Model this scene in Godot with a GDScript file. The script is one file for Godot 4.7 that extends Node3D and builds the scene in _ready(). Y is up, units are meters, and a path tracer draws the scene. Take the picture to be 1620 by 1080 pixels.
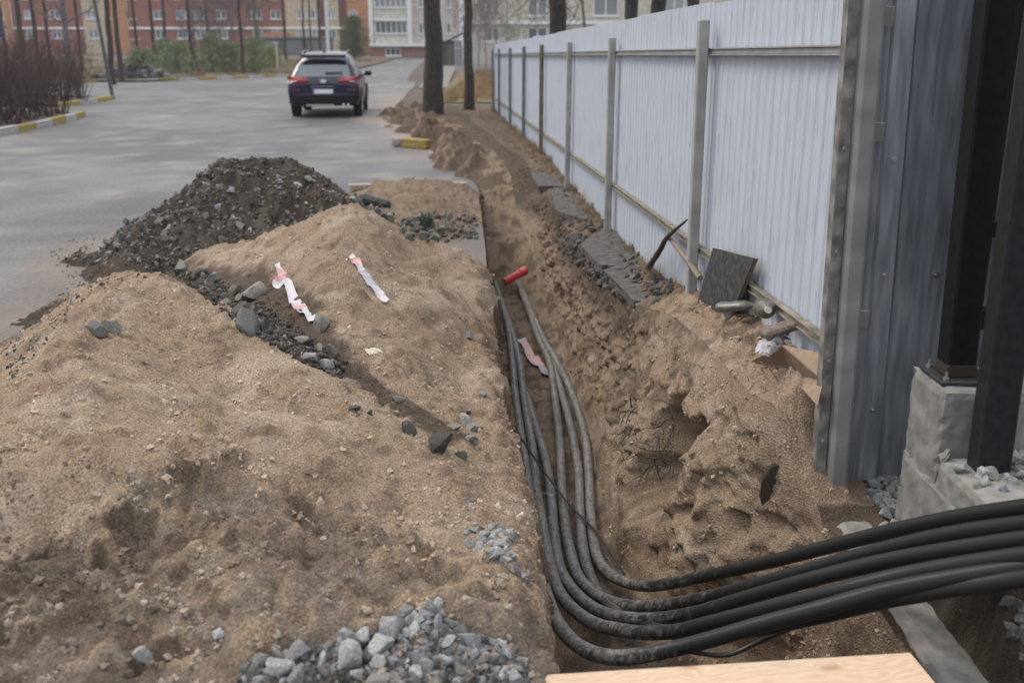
extends Node3D

# ---------------------------------------------------------------- camera model (also used to turn pixels of the 1620 x 1080 photograph into directions)
const F := 1575.0
const PITCH := 16.5
const EYE := 1.78
var cp := cos(deg_to_rad(PITCH))
var sp := sin(deg_to_rad(PITCH))
var rng := RandomNumberGenerator.new()
var taken := {}
var tex := {}

# ---------------------------------------------------------------- helpers: names and tags
func numbered(called: String) -> String:
	var k: int = taken.get(called, 0)
	taken[called] = k + 1
	return called if k == 0 else "%s_%03d" % [called, k]

func tag(o: Node, label: String, category: String, group := "") -> Node:
	o.set_meta("label", label)
	o.set_meta("category", category)
	if group != "":
		o.set_meta("group", group)
	return o

func thing(called: String, at: Vector3, label: String, category: String, group := "") -> Node3D:
	var o := Node3D.new()
	o.name = numbered(called)
	add_child(o)
	o.position = at
	tag(o, label, category, group)
	return o

func part(called: String, mesh: Mesh, m: Material, parent: Node, at := Vector3.ZERO) -> MeshInstance3D:
	var o := MeshInstance3D.new()
	o.mesh = mesh
	o.material_override = m
	o.name = called if parent != self else numbered(called)
	parent.add_child(o, true)
	o.position = at
	return o

func structure(called: String, mesh: Mesh, m: Material) -> MeshInstance3D:
	var o := part(called, mesh, m, self)
	o.set_meta("kind", "structure")
	return o

func stuff(called: String, mm: MultiMesh, m: Material, parent: Node, label := "", category := "") -> MultiMeshInstance3D:
	var o := MultiMeshInstance3D.new()
	o.multimesh = mm
	o.material_override = m
	o.name = called if parent != self else numbered(called)
	parent.add_child(o, true)
	o.set_meta("kind", "stuff")
	if label != "":
		tag(o, label, category)
	return o

# ---------------------------------------------------------------- helpers: materials
func lin(r: float, g: float, b: float) -> Color:
	return Color(r, g, b).linear_to_srgb()

func noise_tex(key: String, freq: float, lo: Color, hi: Color, size := 512, octaves := 4, normal := 0.0, kind := FastNoiseLite.TYPE_SIMPLEX_SMOOTH, mid := -1.0) -> NoiseTexture2D:
	if tex.has(key):
		return tex[key]
	var n := FastNoiseLite.new()
	n.seed = hash(key) % 9973
	n.noise_type = kind
	n.frequency = freq
	n.fractal_octaves = octaves
	var t := NoiseTexture2D.new()
	t.width = size
	t.height = size
	t.seamless = true
	t.noise = n
	if normal > 0.0:
		t.as_normal_map = true
		t.bump_strength = normal
	else:
		var g := Gradient.new()
		g.set_color(0, lo)
		g.set_color(1, hi)
		if mid > 0.0:
			g.set_offset(0, mid - 0.12)
			g.set_offset(1, mid + 0.12)
		t.color_ramp = g
	tex[key] = t
	return t

func mat(c: Color, rough := 0.8, metal := 0.0) -> StandardMaterial3D:
	var m := StandardMaterial3D.new()
	m.albedo_color = c
	m.roughness = rough
	m.metallic = metal
	return m

func textured(c: Color, rough: float, key: String, freq: float, lo: float, per_m: float, bump := 0.0, octaves := 4, metal := 0.0) -> StandardMaterial3D:
	var m := mat(c, rough, metal)
	m.albedo_texture = noise_tex(key, freq, Color(lo, lo, lo), Color.WHITE, 512, octaves)
	if bump > 0.0:
		m.normal_enabled = true
		m.normal_texture = noise_tex(key + "_relief", freq, Color.BLACK, Color.WHITE, 512, octaves, 8.0)
		m.normal_scale = bump
	m.uv1_triplanar = true
	m.uv1_scale = Vector3.ONE * per_m
	return m

# ---------------------------------------------------------------- helpers: shapes
func begin() -> SurfaceTool:
	var st := SurfaceTool.new()
	st.begin(Mesh.PRIMITIVE_TRIANGLES)
	return st

func done(st: SurfaceTool) -> ArrayMesh:
	st.generate_normals()
	return st.commit()

func flat(st: SurfaceTool) -> void:
	st.set_smooth_group(-1)

func tri(st: SurfaceTool, a: Vector3, b: Vector3, c: Vector3, out: Vector3) -> void:
	if (c - a).cross(b - a).dot(out) < 0.0:
		var t := b
		b = c
		c = t
	st.add_vertex(a)
	st.add_vertex(b)
	st.add_vertex(c)

func face(st: SurfaceTool, pts: Array, out: Vector3) -> void:
	for k in range(1, pts.size() - 1):
		tri(st, pts[0], pts[k], pts[k + 1], out)

# a box with chamfered edges, placed by a transform
func box(st: SurfaceTool, t: Transform3D, size: Vector3, ch := 0.0) -> void:
	flat(st)
	var h := size * 0.5
	var c: float = minf(ch, minf(h.x, minf(h.y, h.z)) * 0.6)
	if c <= 0.0:
		for ax in 3:
			for sg in [-1.0, 1.0]:
				var pts := []
				for q in [[-1, -1], [1, -1], [1, 1], [-1, 1]]:
					var v := Vector3.ZERO
					v[ax] = h[ax] * sg
					v[(ax + 1) % 3] = h[(ax + 1) % 3] * q[0]
					v[(ax + 2) % 3] = h[(ax + 2) % 3] * q[1]
					pts.append(t * v)
				var o := Vector3.ZERO
				o[ax] = sg
				face(st, pts, t.basis * o)
		return
	var P := func(sx, sy, sz, ax) -> Vector3:
		var v := Vector3(sx * h.x, sy * h.y, sz * h.z)
		var s := Vector3(sx, sy, sz)
		for k in 3:
			if k != ax:
				v[k] -= s[k] * c
		return t * v
	for ax in 3:
		for sg in [-1.0, 1.0]:
			var pts := []
			var o := Vector3.ZERO
			o[ax] = sg
			for q in [[-1, -1], [1, -1], [1, 1], [-1, 1]]:
				var s := Vector3.ZERO
				s[ax] = sg
				s[(ax + 1) % 3] = q[0]
				s[(ax + 2) % 3] = q[1]
				pts.append(P.call(s.x, s.y, s.z, ax))
			face(st, pts, t.basis * o)
	for ax in 3:
		var u := (ax + 1) % 3
		var w := (ax + 2) % 3
		for su in [-1.0, 1.0]:
			for sw in [-1.0, 1.0]:
				var a := Vector3.ZERO
				a[u] = su
				a[w] = sw
				var b := a
				a[ax] = -1
				b[ax] = 1
				var o := Vector3.ZERO
				o[u] = su
				o[w] = sw
				face(st, [P.call(a.x, a.y, a.z, u), P.call(b.x, b.y, b.z, u), P.call(b.x, b.y, b.z, w), P.call(a.x, a.y, a.z, w)], t.basis * o)
	for sx in [-1.0, 1.0]:
		for sy in [-1.0, 1.0]:
			for sz in [-1.0, 1.0]:
				face(st, [P.call(sx, sy, sz, 0), P.call(sx, sy, sz, 1), P.call(sx, sy, sz, 2)], t.basis * Vector3(sx, sy, sz))

func bar(st: SurfaceTool, a: Vector3, b: Vector3, w: float, d: float, up := Vector3.UP, ch := 0.0) -> void:
	var z := (b - a).normalized()
	var x := up.cross(z)
	if x.length() < 0.01:
		x = Vector3.RIGHT.cross(z)
	x = x.normalized()
	var y := z.cross(x)
	box(st, Transform3D(Basis(x, y, z), (a + b) * 0.5), Vector3(w, d, a.distance_to(b)), ch)

func box_mesh(size: Vector3, ch := 0.0, at := Vector3.ZERO) -> ArrayMesh:
	var st := begin()
	box(st, Transform3D(Basis(), at), size, ch)
	return done(st)

func bar_mesh(a: Vector3, b: Vector3, w: float, d: float, up := Vector3.UP, ch := 0.0) -> ArrayMesh:
	var st := begin()
	bar(st, a, b, w, d, up, ch)
	return done(st)

# a tube along points with a radius for each
func tube(st: SurfaceTool, pts: Array, radii: Array, sides := 8, caps := true) -> void:
	st.set_smooth_group(1)
	var rings := []
	var x := Vector3.ZERO
	for k in pts.size():
		var d: Vector3 = (pts[mini(k + 1, pts.size() - 1)] - pts[maxi(k - 1, 0)]).normalized()
		if k == 0:
			x = d.cross(Vector3.UP if absf(d.y) < 0.9 else Vector3.RIGHT).normalized()
		x = (x - d * x.dot(d)).normalized()
		var y := d.cross(x)
		var r: float = radii[mini(k, radii.size() - 1)]
		var ring := []
		for j in sides:
			var a := TAU * j / sides
			ring.append(pts[k] + (x * cos(a) + y * sin(a)) * r)
		rings.append(ring)
	for k in pts.size() - 1:
		for j in sides:
			var j2 := (j + 1) % sides
			var o: Vector3 = (rings[k][j] + rings[k][j2]) * 0.5 - pts[k]
			tri(st, rings[k][j], rings[k][j2], rings[k + 1][j2], o)
			tri(st, rings[k][j], rings[k + 1][j2], rings[k + 1][j], o)
	if caps:
		flat(st)
		face(st, rings[0], pts[0] - pts[1])
		face(st, rings[-1], pts[-1] - pts[-2])

func tube_mesh(pts: Array, radii: Array, sides := 8) -> ArrayMesh:
	var st := begin()
	tube(st, pts, radii, sides)
	return done(st)

# a flat polygon (Vector3 points) with thickness downwards along n
func slab_mesh(pts: Array, n: Vector3, thick: float) -> ArrayMesh:
	var st := begin()
	flat(st)
	var low := []
	var mid := Vector3.ZERO
	for p in pts:
		low.append(p - n * thick)
		mid += p / pts.size()
	face(st, pts, n)
	face(st, low, -n)
	for k in pts.size():
		var k2 := (k + 1) % pts.size()
		face(st, [pts[k], pts[k2], low[k2], low[k]], (pts[k] + pts[k2]) * 0.5 - mid)
	return done(st)

# rings of points joined to a closed skin
func loft(st: SurfaceTool, rings: Array, mid_of: Callable, closed := true, group := 1) -> void:
	st.set_smooth_group(group)
	for k in rings.size() - 1:
		var n: int = rings[k].size()
		for j in (n if closed else n - 1):
			var j2 := (j + 1) % n
			var o: Vector3 = (rings[k][j] + rings[k][j2] + rings[k + 1][j]) / 3.0 - mid_of.call(k)
			tri(st, rings[k][j], rings[k][j2], rings[k + 1][j2], o)
			tri(st, rings[k][j], rings[k + 1][j2], rings[k + 1][j], o)

func smooth_path(pts: Array, per: int) -> Array:
	var out := []
	for k in pts.size() - 1:
		var p0: Vector3 = pts[maxi(k - 1, 0)]
		var p1: Vector3 = pts[k]
		var p2: Vector3 = pts[k + 1]
		var p3: Vector3 = pts[mini(k + 2, pts.size() - 1)]
		for j in per:
			var t := float(j) / per
			out.append(0.5 * ((2.0 * p1) + (p2 - p0) * t + (2.0 * p0 - 5.0 * p1 + 4.0 * p2 - p3) * t * t + (3.0 * p1 - p0 - 3.0 * p2 + p3) * t * t * t))
	out.append(pts[-1])
	return out

# crushed stone: a ball cut by random planes
func rock_mesh(sd: int, cuts: int, soft := false) -> ArrayMesh:
	var r := RandomNumberGenerator.new()
	r.seed = sd
	var g := (1.0 + sqrt(5.0)) / 2.0
	var v := [Vector3(-1, g, 0), Vector3(1, g, 0), Vector3(-1, -g, 0), Vector3(1, -g, 0), Vector3(0, -1, g), Vector3(0, 1, g), Vector3(0, -1, -g), Vector3(0, 1, -g), Vector3(g, 0, -1), Vector3(g, 0, 1), Vector3(-g, 0, -1), Vector3(-g, 0, 1)]
	var f := [[0, 11, 5], [0, 5, 1], [0, 1, 7], [0, 7, 10], [0, 10, 11], [1, 5, 9], [5, 11, 4], [11, 10, 2], [10, 7, 6], [7, 1, 8], [3, 9, 4], [3, 4, 2], [3, 2, 6], [3, 6, 8], [3, 8, 9], [4, 9, 5], [2, 4, 11], [6, 2, 10], [8, 6, 7], [9, 8, 1]]
	var tris := []
	for q in f:
		tris.append([v[q[0]].normalized(), v[q[1]].normalized(), v[q[2]].normalized()])
	for level in 2:
		var finer := []
		for q in tris:
			var ab: Vector3 = ((q[0] + q[1]) * 0.5).normalized()
			var bc: Vector3 = ((q[1] + q[2]) * 0.5).normalized()
			var ca: Vector3 = ((q[2] + q[0]) * 0.5).normalized()
			finer.append_array([[q[0], ab, ca], [ab, q[1], bc], [ca, bc, q[2]], [ab, bc, ca]])
		tris = finer
	var planes := []
	for k in cuts:
		planes.append([Vector3(r.randfn(), r.randfn(), r.randfn()).normalized(), r.randf_range(0.38, 0.78)])
	var n := FastNoiseLite.new()
	n.seed = sd
	n.frequency = 0.9
	var move := func(p: Vector3) -> Vector3:
		var q := p * (1.0 + 0.22 * n.get_noise_3dv(p))
		for pl in planes:
			var d: float = q.dot(pl[0]) - pl[1]
			if d > 0.0:
				q -= pl[0] * d * (0.75 if soft else 0.97)
		return q * 0.7 * (1.0 + 0.03 * n.get_noise_3dv(p * 4.0))
	var st := begin()
	flat(st)
	for q in tris:
		var a: Vector3 = move.call(q[0])
		var b: Vector3 = move.call(q[1])
		var c: Vector3 = move.call(q[2])
		tri(st, a, b, c, a + b + c)
	return done(st)

# ---------------------------------------------------------------- pixels to directions
func ray(x: float, y: float) -> Vector3:
	var r := (x - 810.0) / F
	var u := (540.0 - y) / F
	return Vector3(r, u * cp - sp, -(cp + u * sp))

func at_height(x: float, y: float, h: float) -> Vector3:
	var d := ray(x, y)
	return Vector3(0, EYE, 0) + d * ((h - EYE) / d.y)

func at_depth(x: float, y: float, s: float) -> Vector3:
	var d := ray(x, y)
	return Vector3(0, EYE, 0) + d * (s / -d.z)

# where the line of sight meets the upright plane a little in front of the fence
func near_fence(x: float, y: float, off: float) -> Vector3:
	var d := ray(x, y)
	var t := (1.655 - off * 1.0027) / (d.x - 0.0731 * d.z)
	return Vector3(0, EYE, 0) + d * t

# on the bank, but never behind the fence
func on_bank(x: float, y: float, off: float) -> Vector3:
	var p := hit(x, y)
	var q := near_fence(x, y, off)
	return p if p.z > q.z else q

# where the line of sight meets the dug ground
func hit(x: float, y: float) -> Vector3:
	var d := ray(x, y)
	var o := Vector3(0, EYE, 0)
	var t := 2.0
	while t < 26.0:
		var p := o + d * t
		if p.y < ground_y(p.x, -p.z):
			for k in 7:
				t -= 0.01
				var q := o + d * t
				if q.y > ground_y(q.x, -q.z):
					return p
				p = q
			return p
		t += 0.06
	return o + d * t

# ---------------------------------------------------------------- the dug ground
const NS := 760
const NL := 300
const NW := 24
const NF := 46
const NR := 84
const NB := 58
const NC := NL + NW + NF + NR + NB
const S0 := 1.5
const S1 := 32.0
var gx := PackedFloat32Array()      # left edge, trench edge, floor start, wall foot, wall top, outer edge for each row
var gv := PackedVector3Array()
var gzone := PackedByteArray()
var nz1 := FastNoiseLite.new()
var nz2 := FastNoiseLite.new()
var nz3 := FastNoiseLite.new()
var nzc := FastNoiseLite.new()
var nzd := FastNoiseLite.new()
var nzr := FastNoiseLite.new()

func table(t: Array, s: float) -> float:
	if s <= t[0][0]:
		return t[0][1]
	for k in range(1, t.size()):
		if s <= t[k][0]:
			var w: float = (s - t[k - 1][0]) / (t[k][0] - t[k - 1][0])
			w = w * w * (3.0 - 2.0 * w) * 0.5 + w * 0.5
			return lerpf(t[k - 1][1], t[k][1], w)
	return t[-1][1]

const EDGE := [[0.5, 0.15], [2.6, 0.12], [3.25, 0.09], [3.9, 0.04], [4.86, -0.03], [6.0, -0.1], [8.0, -0.21], [12.9, -0.43], [15.3, -0.75], [18.5, -1.3], [22.0, -2.1], [26.0, -3.1], [30.0, -3.5], [45.0, -4.4], [70.0, -6.6], [118.0, -9.0]]
const FOOT := [[2.2, 0.85], [2.5, 1.24], [3.7, 1.18], [4.15, 0.72], [4.7, 0.54], [6.0, 0.54], [7.6, 0.46], [9.6, 0.36], [11.0, 0.28], [13.0, 0.0], [18.0, -0.7], [24.0, -1.6], [32.0, -2.4]]
const TOP := [[2.2, 1.0], [2.5, 1.30], [3.72, 1.27], [3.95, 1.17], [4.2, 1.06], [4.8, 1.0], [5.5, 0.97], [6.7, 0.84], [8.3, 0.62], [11.7, 0.44], [13.5, 0.3], [18.0, -0.3], [24.0, -1.0], [32.0, -1.6]]
const TOPH := [[2.2, 0.09], [2.5, -0.12], [3.68, -0.1], [3.85, 0.05], [4.05, 0.3], [4.9, 0.32], [5.6, 0.26], [6.7, 0.09], [9.0, 0.05], [13.0, 0.06], [15.0, 0.22], [24.0, 0.16], [30.0, 0.0]]
const FENCEH := [[3.72, -0.06], [3.86, 0.1], [4.05, 0.44], [4.6, 0.47], [5.0, 0.45], [6.2, 0.32], [7.0, 0.16], [8.0, 0.1], [9.3, 0.1], [15.0, 0.16], [25.0, 0.06], [32.0, -0.02]]
const FLOOR := [[2.15, -0.2], [2.6, -0.85], [4.0, -0.84], [10.6, -0.82], [12.0, -0.42], [13.2, 0.1], [15.5, 0.26], [18.0, 0.16], [21.0, 0.24], [26.0, 0.1], [30.0, -0.02]]

func fence_x(s: float) -> float:
	return 1.655 - 0.0731 * s

func seg(px: float, ps: float, a: Array, b: Array, slope: float) -> float:
	var dx: float = b[0] - a[0]
	var ds: float = b[1] - a[1]
	var t: float = clampf(((px - a[0]) * dx + (ps - a[1]) * ds) / (dx * dx + ds * ds), 0.0, 1.0)
	var ex: float = px - a[0] - dx * t
	var es: float = ps - a[1] - ds * t
	return lerpf(a[2], b[2], t) - slope * (sqrt(ex * ex + es * es + 0.012) - 0.11)

func smax(a: float, b: float, k: float) -> float:
	var h := clampf(0.5 + 0.5 * (a - b) / k, 0.0, 1.0)
	return lerpf(b, a, h) + k * h * (1.0 - h)

func ridge(px: float, ps: float, line: Array, slope: float) -> float:
	var h := -9.0
	for k in line.size() - 1:
		h = maxf(h, seg(px, ps, line[k], line[k + 1], slope))
	return h

const RIDGE_A := [[-2.0, 7.35, 0.38], [-1.15, 6.9, 0.72], [-1.08, 5.9, 0.55], [-0.9, 5.1, 0.34], [-0.5, 4.6, 0.2]]
const RIDGE_B := [[-2.55, 6.45, 0.32], [-2.2, 5.75, 0.47], [-1.5, 4.75, 0.5], [-0.9, 4.1, 0.41], [-0.45, 3.6, 0.29], [-0.1, 3.2, 0.17]]
const RIDGE_B2 := [[-2.2, 5.6, 0.47], [-2.0, 4.6, 0.52], [-1.75, 3.6, 0.55], [-1.6, 3.0, 0.5], [-1.2, 3.35, 0.5], [-0.85, 3.5, 0.43]]
const RIDGE_LOW := [[-2.4, 2.2, 0.36], [-1.3, 2.5, 0.31], [-0.8, 2.6, 0.34], [-0.3, 2.6, 0.27], [0.0, 2.3, 0.18]]
const RIDGE_G := [[-3.7, 8.4, 0.05], [-2.95, 8.3, 0.26], [-2.5, 9.0, 0.80], [-2.1, 9.15, 0.80], [-1.75, 8.9, 0.58], [-1.25, 8.6, 0.32]]
const RIDGE_D := [[-2.5, 3.0, 0.06], [-2.5, 4.6, 0.05], [-2.68, 6.1, 0.05], [-2.95, 7.4, 0.05], [-3.2, 8.0, 0.08]]
const RIDGE_E := [[-0.3, 7.6, 0.0], [-0.2, 6.6, 0.05], [-0.12, 5.8, 0.07], [-0.04, 4.7, 0.10], [0.06, 3.5, 0.13], [0.08, 2.6, 0.15]]
const LIP := [[-2.4, 2.5], [-1.5, 2.68], [-1.03, 3.12], [-0.7, 3.14], [-0.4, 2.95], [0.0, 2.6]]

func gauss(px: float, ps: float, x: float, s: float, r: float, h: float) -> float:
	var d := ((px - x) * (px - x) + (ps - s) * (ps - s)) / (r * r)
	return h * exp(-d) if d < 9.0 else 0.0

# height left of the trench and which heap it belongs to: x = height, y = zone
func left_height(px: float, ps: float) -> Vector2:
	if ps > 13.8:
		return Vector2(-0.09, 4.0)
	var wob := nz1.get_noise_2d(px * 1.0, ps * 1.0) * 0.16
	var qx := px + wob
	var qs := ps - wob * 0.7
	var a := ridge(qx, qs, RIDGE_A, 0.56) if ps > 3.0 and ps < 9.2 else -9.0
	var b := smax(ridge(qx, qs, RIDGE_B, 0.55), ridge(qx, qs, RIDGE_B2, 0.58 if qx < -1.9 else 0.42), 0.1) if ps < 8.4 else -9.0
	if px > -0.9 and ps < 8.2:
		var lipr := ridge(px, ps, RIDGE_E, 0.5)
		a = smax(a, lipr - (0.0 if ps > 4.3 else 1.0), 0.05)
		b = smax(b, lipr - (1.0 if ps > 4.3 else 0.0), 0.05)
	var low := ridge(qx, qs, RIDGE_LOW, 0.22) if ps < 4.4 else -9.0
	var d := ridge(qx, qs, RIDGE_D, 0.45) if ps < 8.8 and px < -1.8 else -9.0
	var g := ridge(qx, qs, RIDGE_G, 0.72) if ps > 6.6 and ps < 11.2 and px < 0.2 else -9.0
	if ps < 4.2:
		var lip := table(LIP, px) + nz1.get_noise_2d(px * 4.0, 7.0) * 0.14
		var w := smoothstep(-0.08, 0.34, lip - ps)
		b = lerpf(b, minf(b, low), w) - gauss(px, ps, -1.5, 2.42, 0.36, 0.14)
	b = maxf(b, low - (0.0 if ps < 3.4 else 1.0))
	b = smax(b, d, 0.06)
	var back := gauss(px, ps, -1.0, 10.9, 0.75, 0.3) + gauss(px, ps, -1.55, 12.4, 0.6, 0.24) + gauss(px, ps, -0.8, 12.4, 0.45, 0.2) + gauss(px, ps, -0.85, 9.7, 0.35, 0.17) + gauss(px, ps, -1.5, 10.0, 0.6, 0.24) - 0.08
	var h := smax(smax(a, b, 0.07), smax(g, back, 0.08), 0.06)
	var z := 1.0
	if a >= b and a >= g and a >= back:
		z = 2.0
	elif g >= b and g >= back:
		z = 3.0
	elif back >= b:
		z = 4.0
	# the bank falls a little towards the saw cut
	return Vector2(maxf(h, -0.09), z)

func row_s(i: int) -> float:
	return S0 * pow(S1 / S0, float(i) / (NS - 1))

func make_ground() -> void:
	for q in [[nz1, 1.1, 11], [nz2, 6.0, 12], [nz3, 26.0, 13], [nzd, 2.3, 15]]:
		q[0].noise_type = FastNoiseLite.TYPE_SIMPLEX_SMOOTH
		q[0].frequency = q[1]
		q[0].seed = q[2]
		q[0].fractal_octaves = 3
	nzr.noise_type = FastNoiseLite.TYPE_SIMPLEX_SMOOTH
	nzr.fractal_type = FastNoiseLite.FRACTAL_RIDGED
	nzr.frequency = 2.6
	nzr.fractal_octaves = 3
	nzr.seed = 16
	nzc.noise_type = FastNoiseLite.TYPE_CELLULAR
	nzc.frequency = 14.0
	nzc.seed = 14
	nzc.fractal_type = FastNoiseLite.FRACTAL_NONE
	nzc.cellular_return_type = FastNoiseLite.RETURN_DISTANCE
	gv.resize(NS * NC)
	gzone.resize(NS * NC)
	gx.resize(NS * 6)
	var col := PackedColorArray()
	col.resize(NS * NC)
	for i in NS:
		var s := row_s(i)
		var xl := table(EDGE, s)
		xl += smoothstep(13.0, 14.6, s) * (-0.45 + 0.5 * nz1.get_noise_2d(s * 0.7, 3.0) + 0.25 * nz2.get_noise_2d(s * 0.4, 8.0))
		if s < 8.0:
			xl += smoothstep(8.0, 7.0, s) * (nz2.get_noise_2d(s * 0.5, 1.0) * 0.035 + nz2.get_noise_2d(s * 1.6, 5.0) * 0.02 + nz1.get_noise_2d(s * 1.5, 2.0) * 0.03)
		var x0 := minf(maxf(-4.75, -(0.62 * s + 1.2)), xl - 0.6)
		var xf := maxf(table(FOOT, s), xl + 0.1)
		var xt := maxf(table(TOP, s), xf + 0.02)
		var xo := 2.7 if s < 3.72 else maxf(fence_x(s) + 0.35, xt + 0.2)
		if s >= 3.72 and s < 4.0:
			xo = lerpf(2.7, xo, (s - 3.72) / 0.28)
		var fl := table(FLOOR, s)
		var th := table(TOPH, s)
		var fl0 := lerpf(fl, -0.05, smoothstep(12.3, 13.4, s))
		var fh := table(FENCEH, s)
		for k in 6:
			gx[i * 6 + k] = [x0, xl, xl + 0.05, xf, xt, xo][k]
		var edge := left_height(xl, s)
		var eh := maxf(edge.x, -0.03)
		for j in NC:
			var p := Vector3.ZERO
			var c := Color.WHITE
			var zone := 0
			var n2 := 0.0
			if j < NL:
				var t := float(j) / (NL - 1)
				var x := lerpf(x0, xl, t)
				var lh := left_height(x, s)
				zone = int(lh.y)
				n2 = nz2.get_noise_2d(x, s)
				var n3 := nz3.get_noise_2d(x, s)
				var rough := 0.72
				var y := lh.x
				var dk := nzd.get_noise_2d(x, s)
				var lipd := 9.0
				if zone == 1 and s < 4.4:
					lipd = table(LIP, x) + nz1.get_noise_2d(x * 4.0, 7.0) * 0.14 - s
				if zone == 3:
					rough = 1.7
				elif lipd > -0.02 and lipd < 3.0:
					rough = 1.5 - 0.5 * smoothstep(0.3, 0.6, lipd)
				var cell := nzc.get_noise_2d(x, s)
				var lump := maxf(0.0, -cell - 0.25)
				if y > -0.05:
					y += (n2 * 0.022 + n3 * 0.009 + nz1.get_noise_2d(x * 2.2, s * 2.2) * 0.03) * rough
					y -= 0.04 * rough * smoothstep(0.35, 0.85, nzr.get_noise_2d(x, s)) * smoothstep(-0.05, 0.35, nzd.get_noise_2d(x * 0.8 + 70.0, s * 0.8))
					y += lump * 0.035 * (0.35 + 1.2 * smoothstep(0.0, 0.5, dk) if zone != 1 or lipd < -0.02 else 1.3)
				p = Vector3(x, y, -s)
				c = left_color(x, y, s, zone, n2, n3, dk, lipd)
				var slump := clampf(1.0 - (xl - x) / (0.13 + 0.06 * n2), 0.0, 1.0)
				if slump > 0.0 and s < 8.0:
					p.y -= slump * slump * (0.09 + n2 * 0.05 + n3 * 0.03)
					p.y += (nz3.get_noise_2d(x * 0.5, s * 0.5) * 0.02 + lump * 0.03) * slump
			elif j < NL + NW:
				var t := float(j - NL) / (NW - 1)
				var y := lerpf(gv[i * NC + NL - 1].y, fl0, t)
				n2 = nz2.get_noise_2d(y * 1.5, s)
				var x := lerpf(xl + 0.005, xl + 0.05, t) + sin(t * PI) * (n2 * 0.06 + nz3.get_noise_2d(y, s) * 0.02 + 0.01)
				p = Vector3(x, y, -s)
				c = wall_color(x, y, s, n2)
			elif j < NL + NW + NF:
				var t := float(j - NL - NW) / (NF - 1)
				var x := lerpf(xl + 0.05, xf, t)
				n2 = nz2.get_noise_2d(x, s)
				var y := lerpf(fl0, fl, smoothstep(0.0, 0.5, t)) + sin(t * PI) * (n2 * 0.035 + nz3.get_noise_2d(x, s) * 0.012) + (0.05 * pow(absf(t * 2.0 - 1.0), 3.0) if s < 12.6 else 0.05 * pow(t, 3.0))
				if s > 13.0:
					y += sin(t * PI) * smoothstep(13.0, 15.0, s) * (0.05 + 0.26 * nz1.get_noise_2d(x * 1.1, s * 1.1) + nz2.get_noise_2d(x * 0.45, s * 0.45) * 0.14 + 0.1 * nzc.get_noise_2d(x * 0.3, s * 0.3))
				p = Vector3(x, y, -s)
				c = floor_color(x, y, s, n2)
			elif j < NL + NW + NF + NR:
				var t := float(j - NL - NW - NF) / (NR - 1)
				var y0 := fl + 0.05
				var y := lerpf(y0, th, t)
				var x := lerpf(xf, xt, lerpf(t, pow(t, 0.6) if s > 6.0 else pow(t, 1.25), 0.7))
				var b := Vector3(x, y, s)
				n2 = nz2.get_noise_3dv(b * 0.9)
				var w := sin(minf(t, 1.0) * PI)
				var amp := 1.0 if s > 3.6 else 0.25
				if s > 12.0:
					amp = lerpf(1.0, 0.4, clampf((s - 12.0) / 2.0, 0.0, 1.0))
				var dx := n2 * 0.055 + nz2.get_noise_3dv(b * 2.2 + Vector3(3, 3, 3)) * 0.03 + nz3.get_noise_3dv(b * 0.7) * 0.014 + 0.02 * smoothstep(0.3, 0.85, nzr.get_noise_3dv(b * 1.2)) + nz1.get_noise_3dv(b * 1.6) * 0.1
				# the pocket under the root mat
				var wav := nz1.get_noise_2d(y * 2.0, 3.0) * 0.1
				var hole := smoothstep(4.4, 4.62, s + wav) * smoothstep(5.02, 4.93, s + wav) * smoothstep(-0.6, -0.36, y + nz1.get_noise_2d(s * 4.0, 9.0) * 0.1) * smoothstep(0.08, -0.03, y + nz1.get_noise_2d(s * 3.0, 4.0) * 0.08)
				p = Vector3(x + dx * w * amp + hole * (0.38 + nz2.get_noise_3dv(b * 0.8 + Vector3(1, 2, 3)) * 0.22), y + n2 * 0.03 * w * (1.0 - hole), -s - n2 * 0.02 * w)
				c = wall_color(x, y, s, n2)
			else:
				var t := float(j - NL - NW - NF - NR) / (NB - 1)
				var x := lerpf(xt, xo, t)
				n2 = nz2.get_noise_2d(x, s)
				var y := lerpf(th, fh, minf(1.0, t * 1.5))
				y += (n2 * 0.03 + nz3.get_noise_2d(x, s) * 0.01 + maxf(0.0, -nzc.get_noise_2d(x, s) - 0.25) * 0.04) * minf(1.0, t * 8.0)
				if s > 3.72:
					y = lerpf(y, -0.04, smoothstep(fence_x(s) + 0.01, fence_x(s) + 0.07, x) * smoothstep(13.0, 9.0, s))
				elif s < 3.1:
					y += 0.32 * smoothstep(1.44, 1.5, x) * smoothstep(2.4, 2.78, s)
				p = Vector3(x, y, -s)
				c = bank_color(x, y, s, n2)
			gv[i * NC + j] = p
			gzone[i * NC + j] = zone
			col[i * NC + j] = c
	# normals over the whole sheet, so that the pieces meet without a seam
	var nrm := PackedVector3Array()
	nrm.resize(NS * NC)
	for i in NS:
		for j in NC:
			var du := gv[i * NC + mini(j + 1, NC - 1)] - gv[i * NC + maxi(j - 1, 0)]
			var dv := gv[mini(i + 1, NS - 1) * NC + j] - gv[maxi(i - 1, 0) * NC + j]
			nrm[i * NC + j] = du.cross(dv).normalized()
	var groups := [PackedInt32Array(), PackedInt32Array(), PackedInt32Array(), PackedInt32Array(), PackedInt32Array()]
	for i in NS - 1:
		for j in NC - 1:
			var a := i * NC + j
			var z := gzone[a]
			if j < NL - 1:
				if maxf(maxf(gv[a].y, gv[a + 1].y), maxf(gv[a + NC].y, gv[a + NC + 1].y)) < -0.02 and j < NL - 50:
					continue
			groups[z].append_array(PackedInt32Array([a, a + NC + 1, a + 1, a, a + NC, a + NC + 1]))
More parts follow.
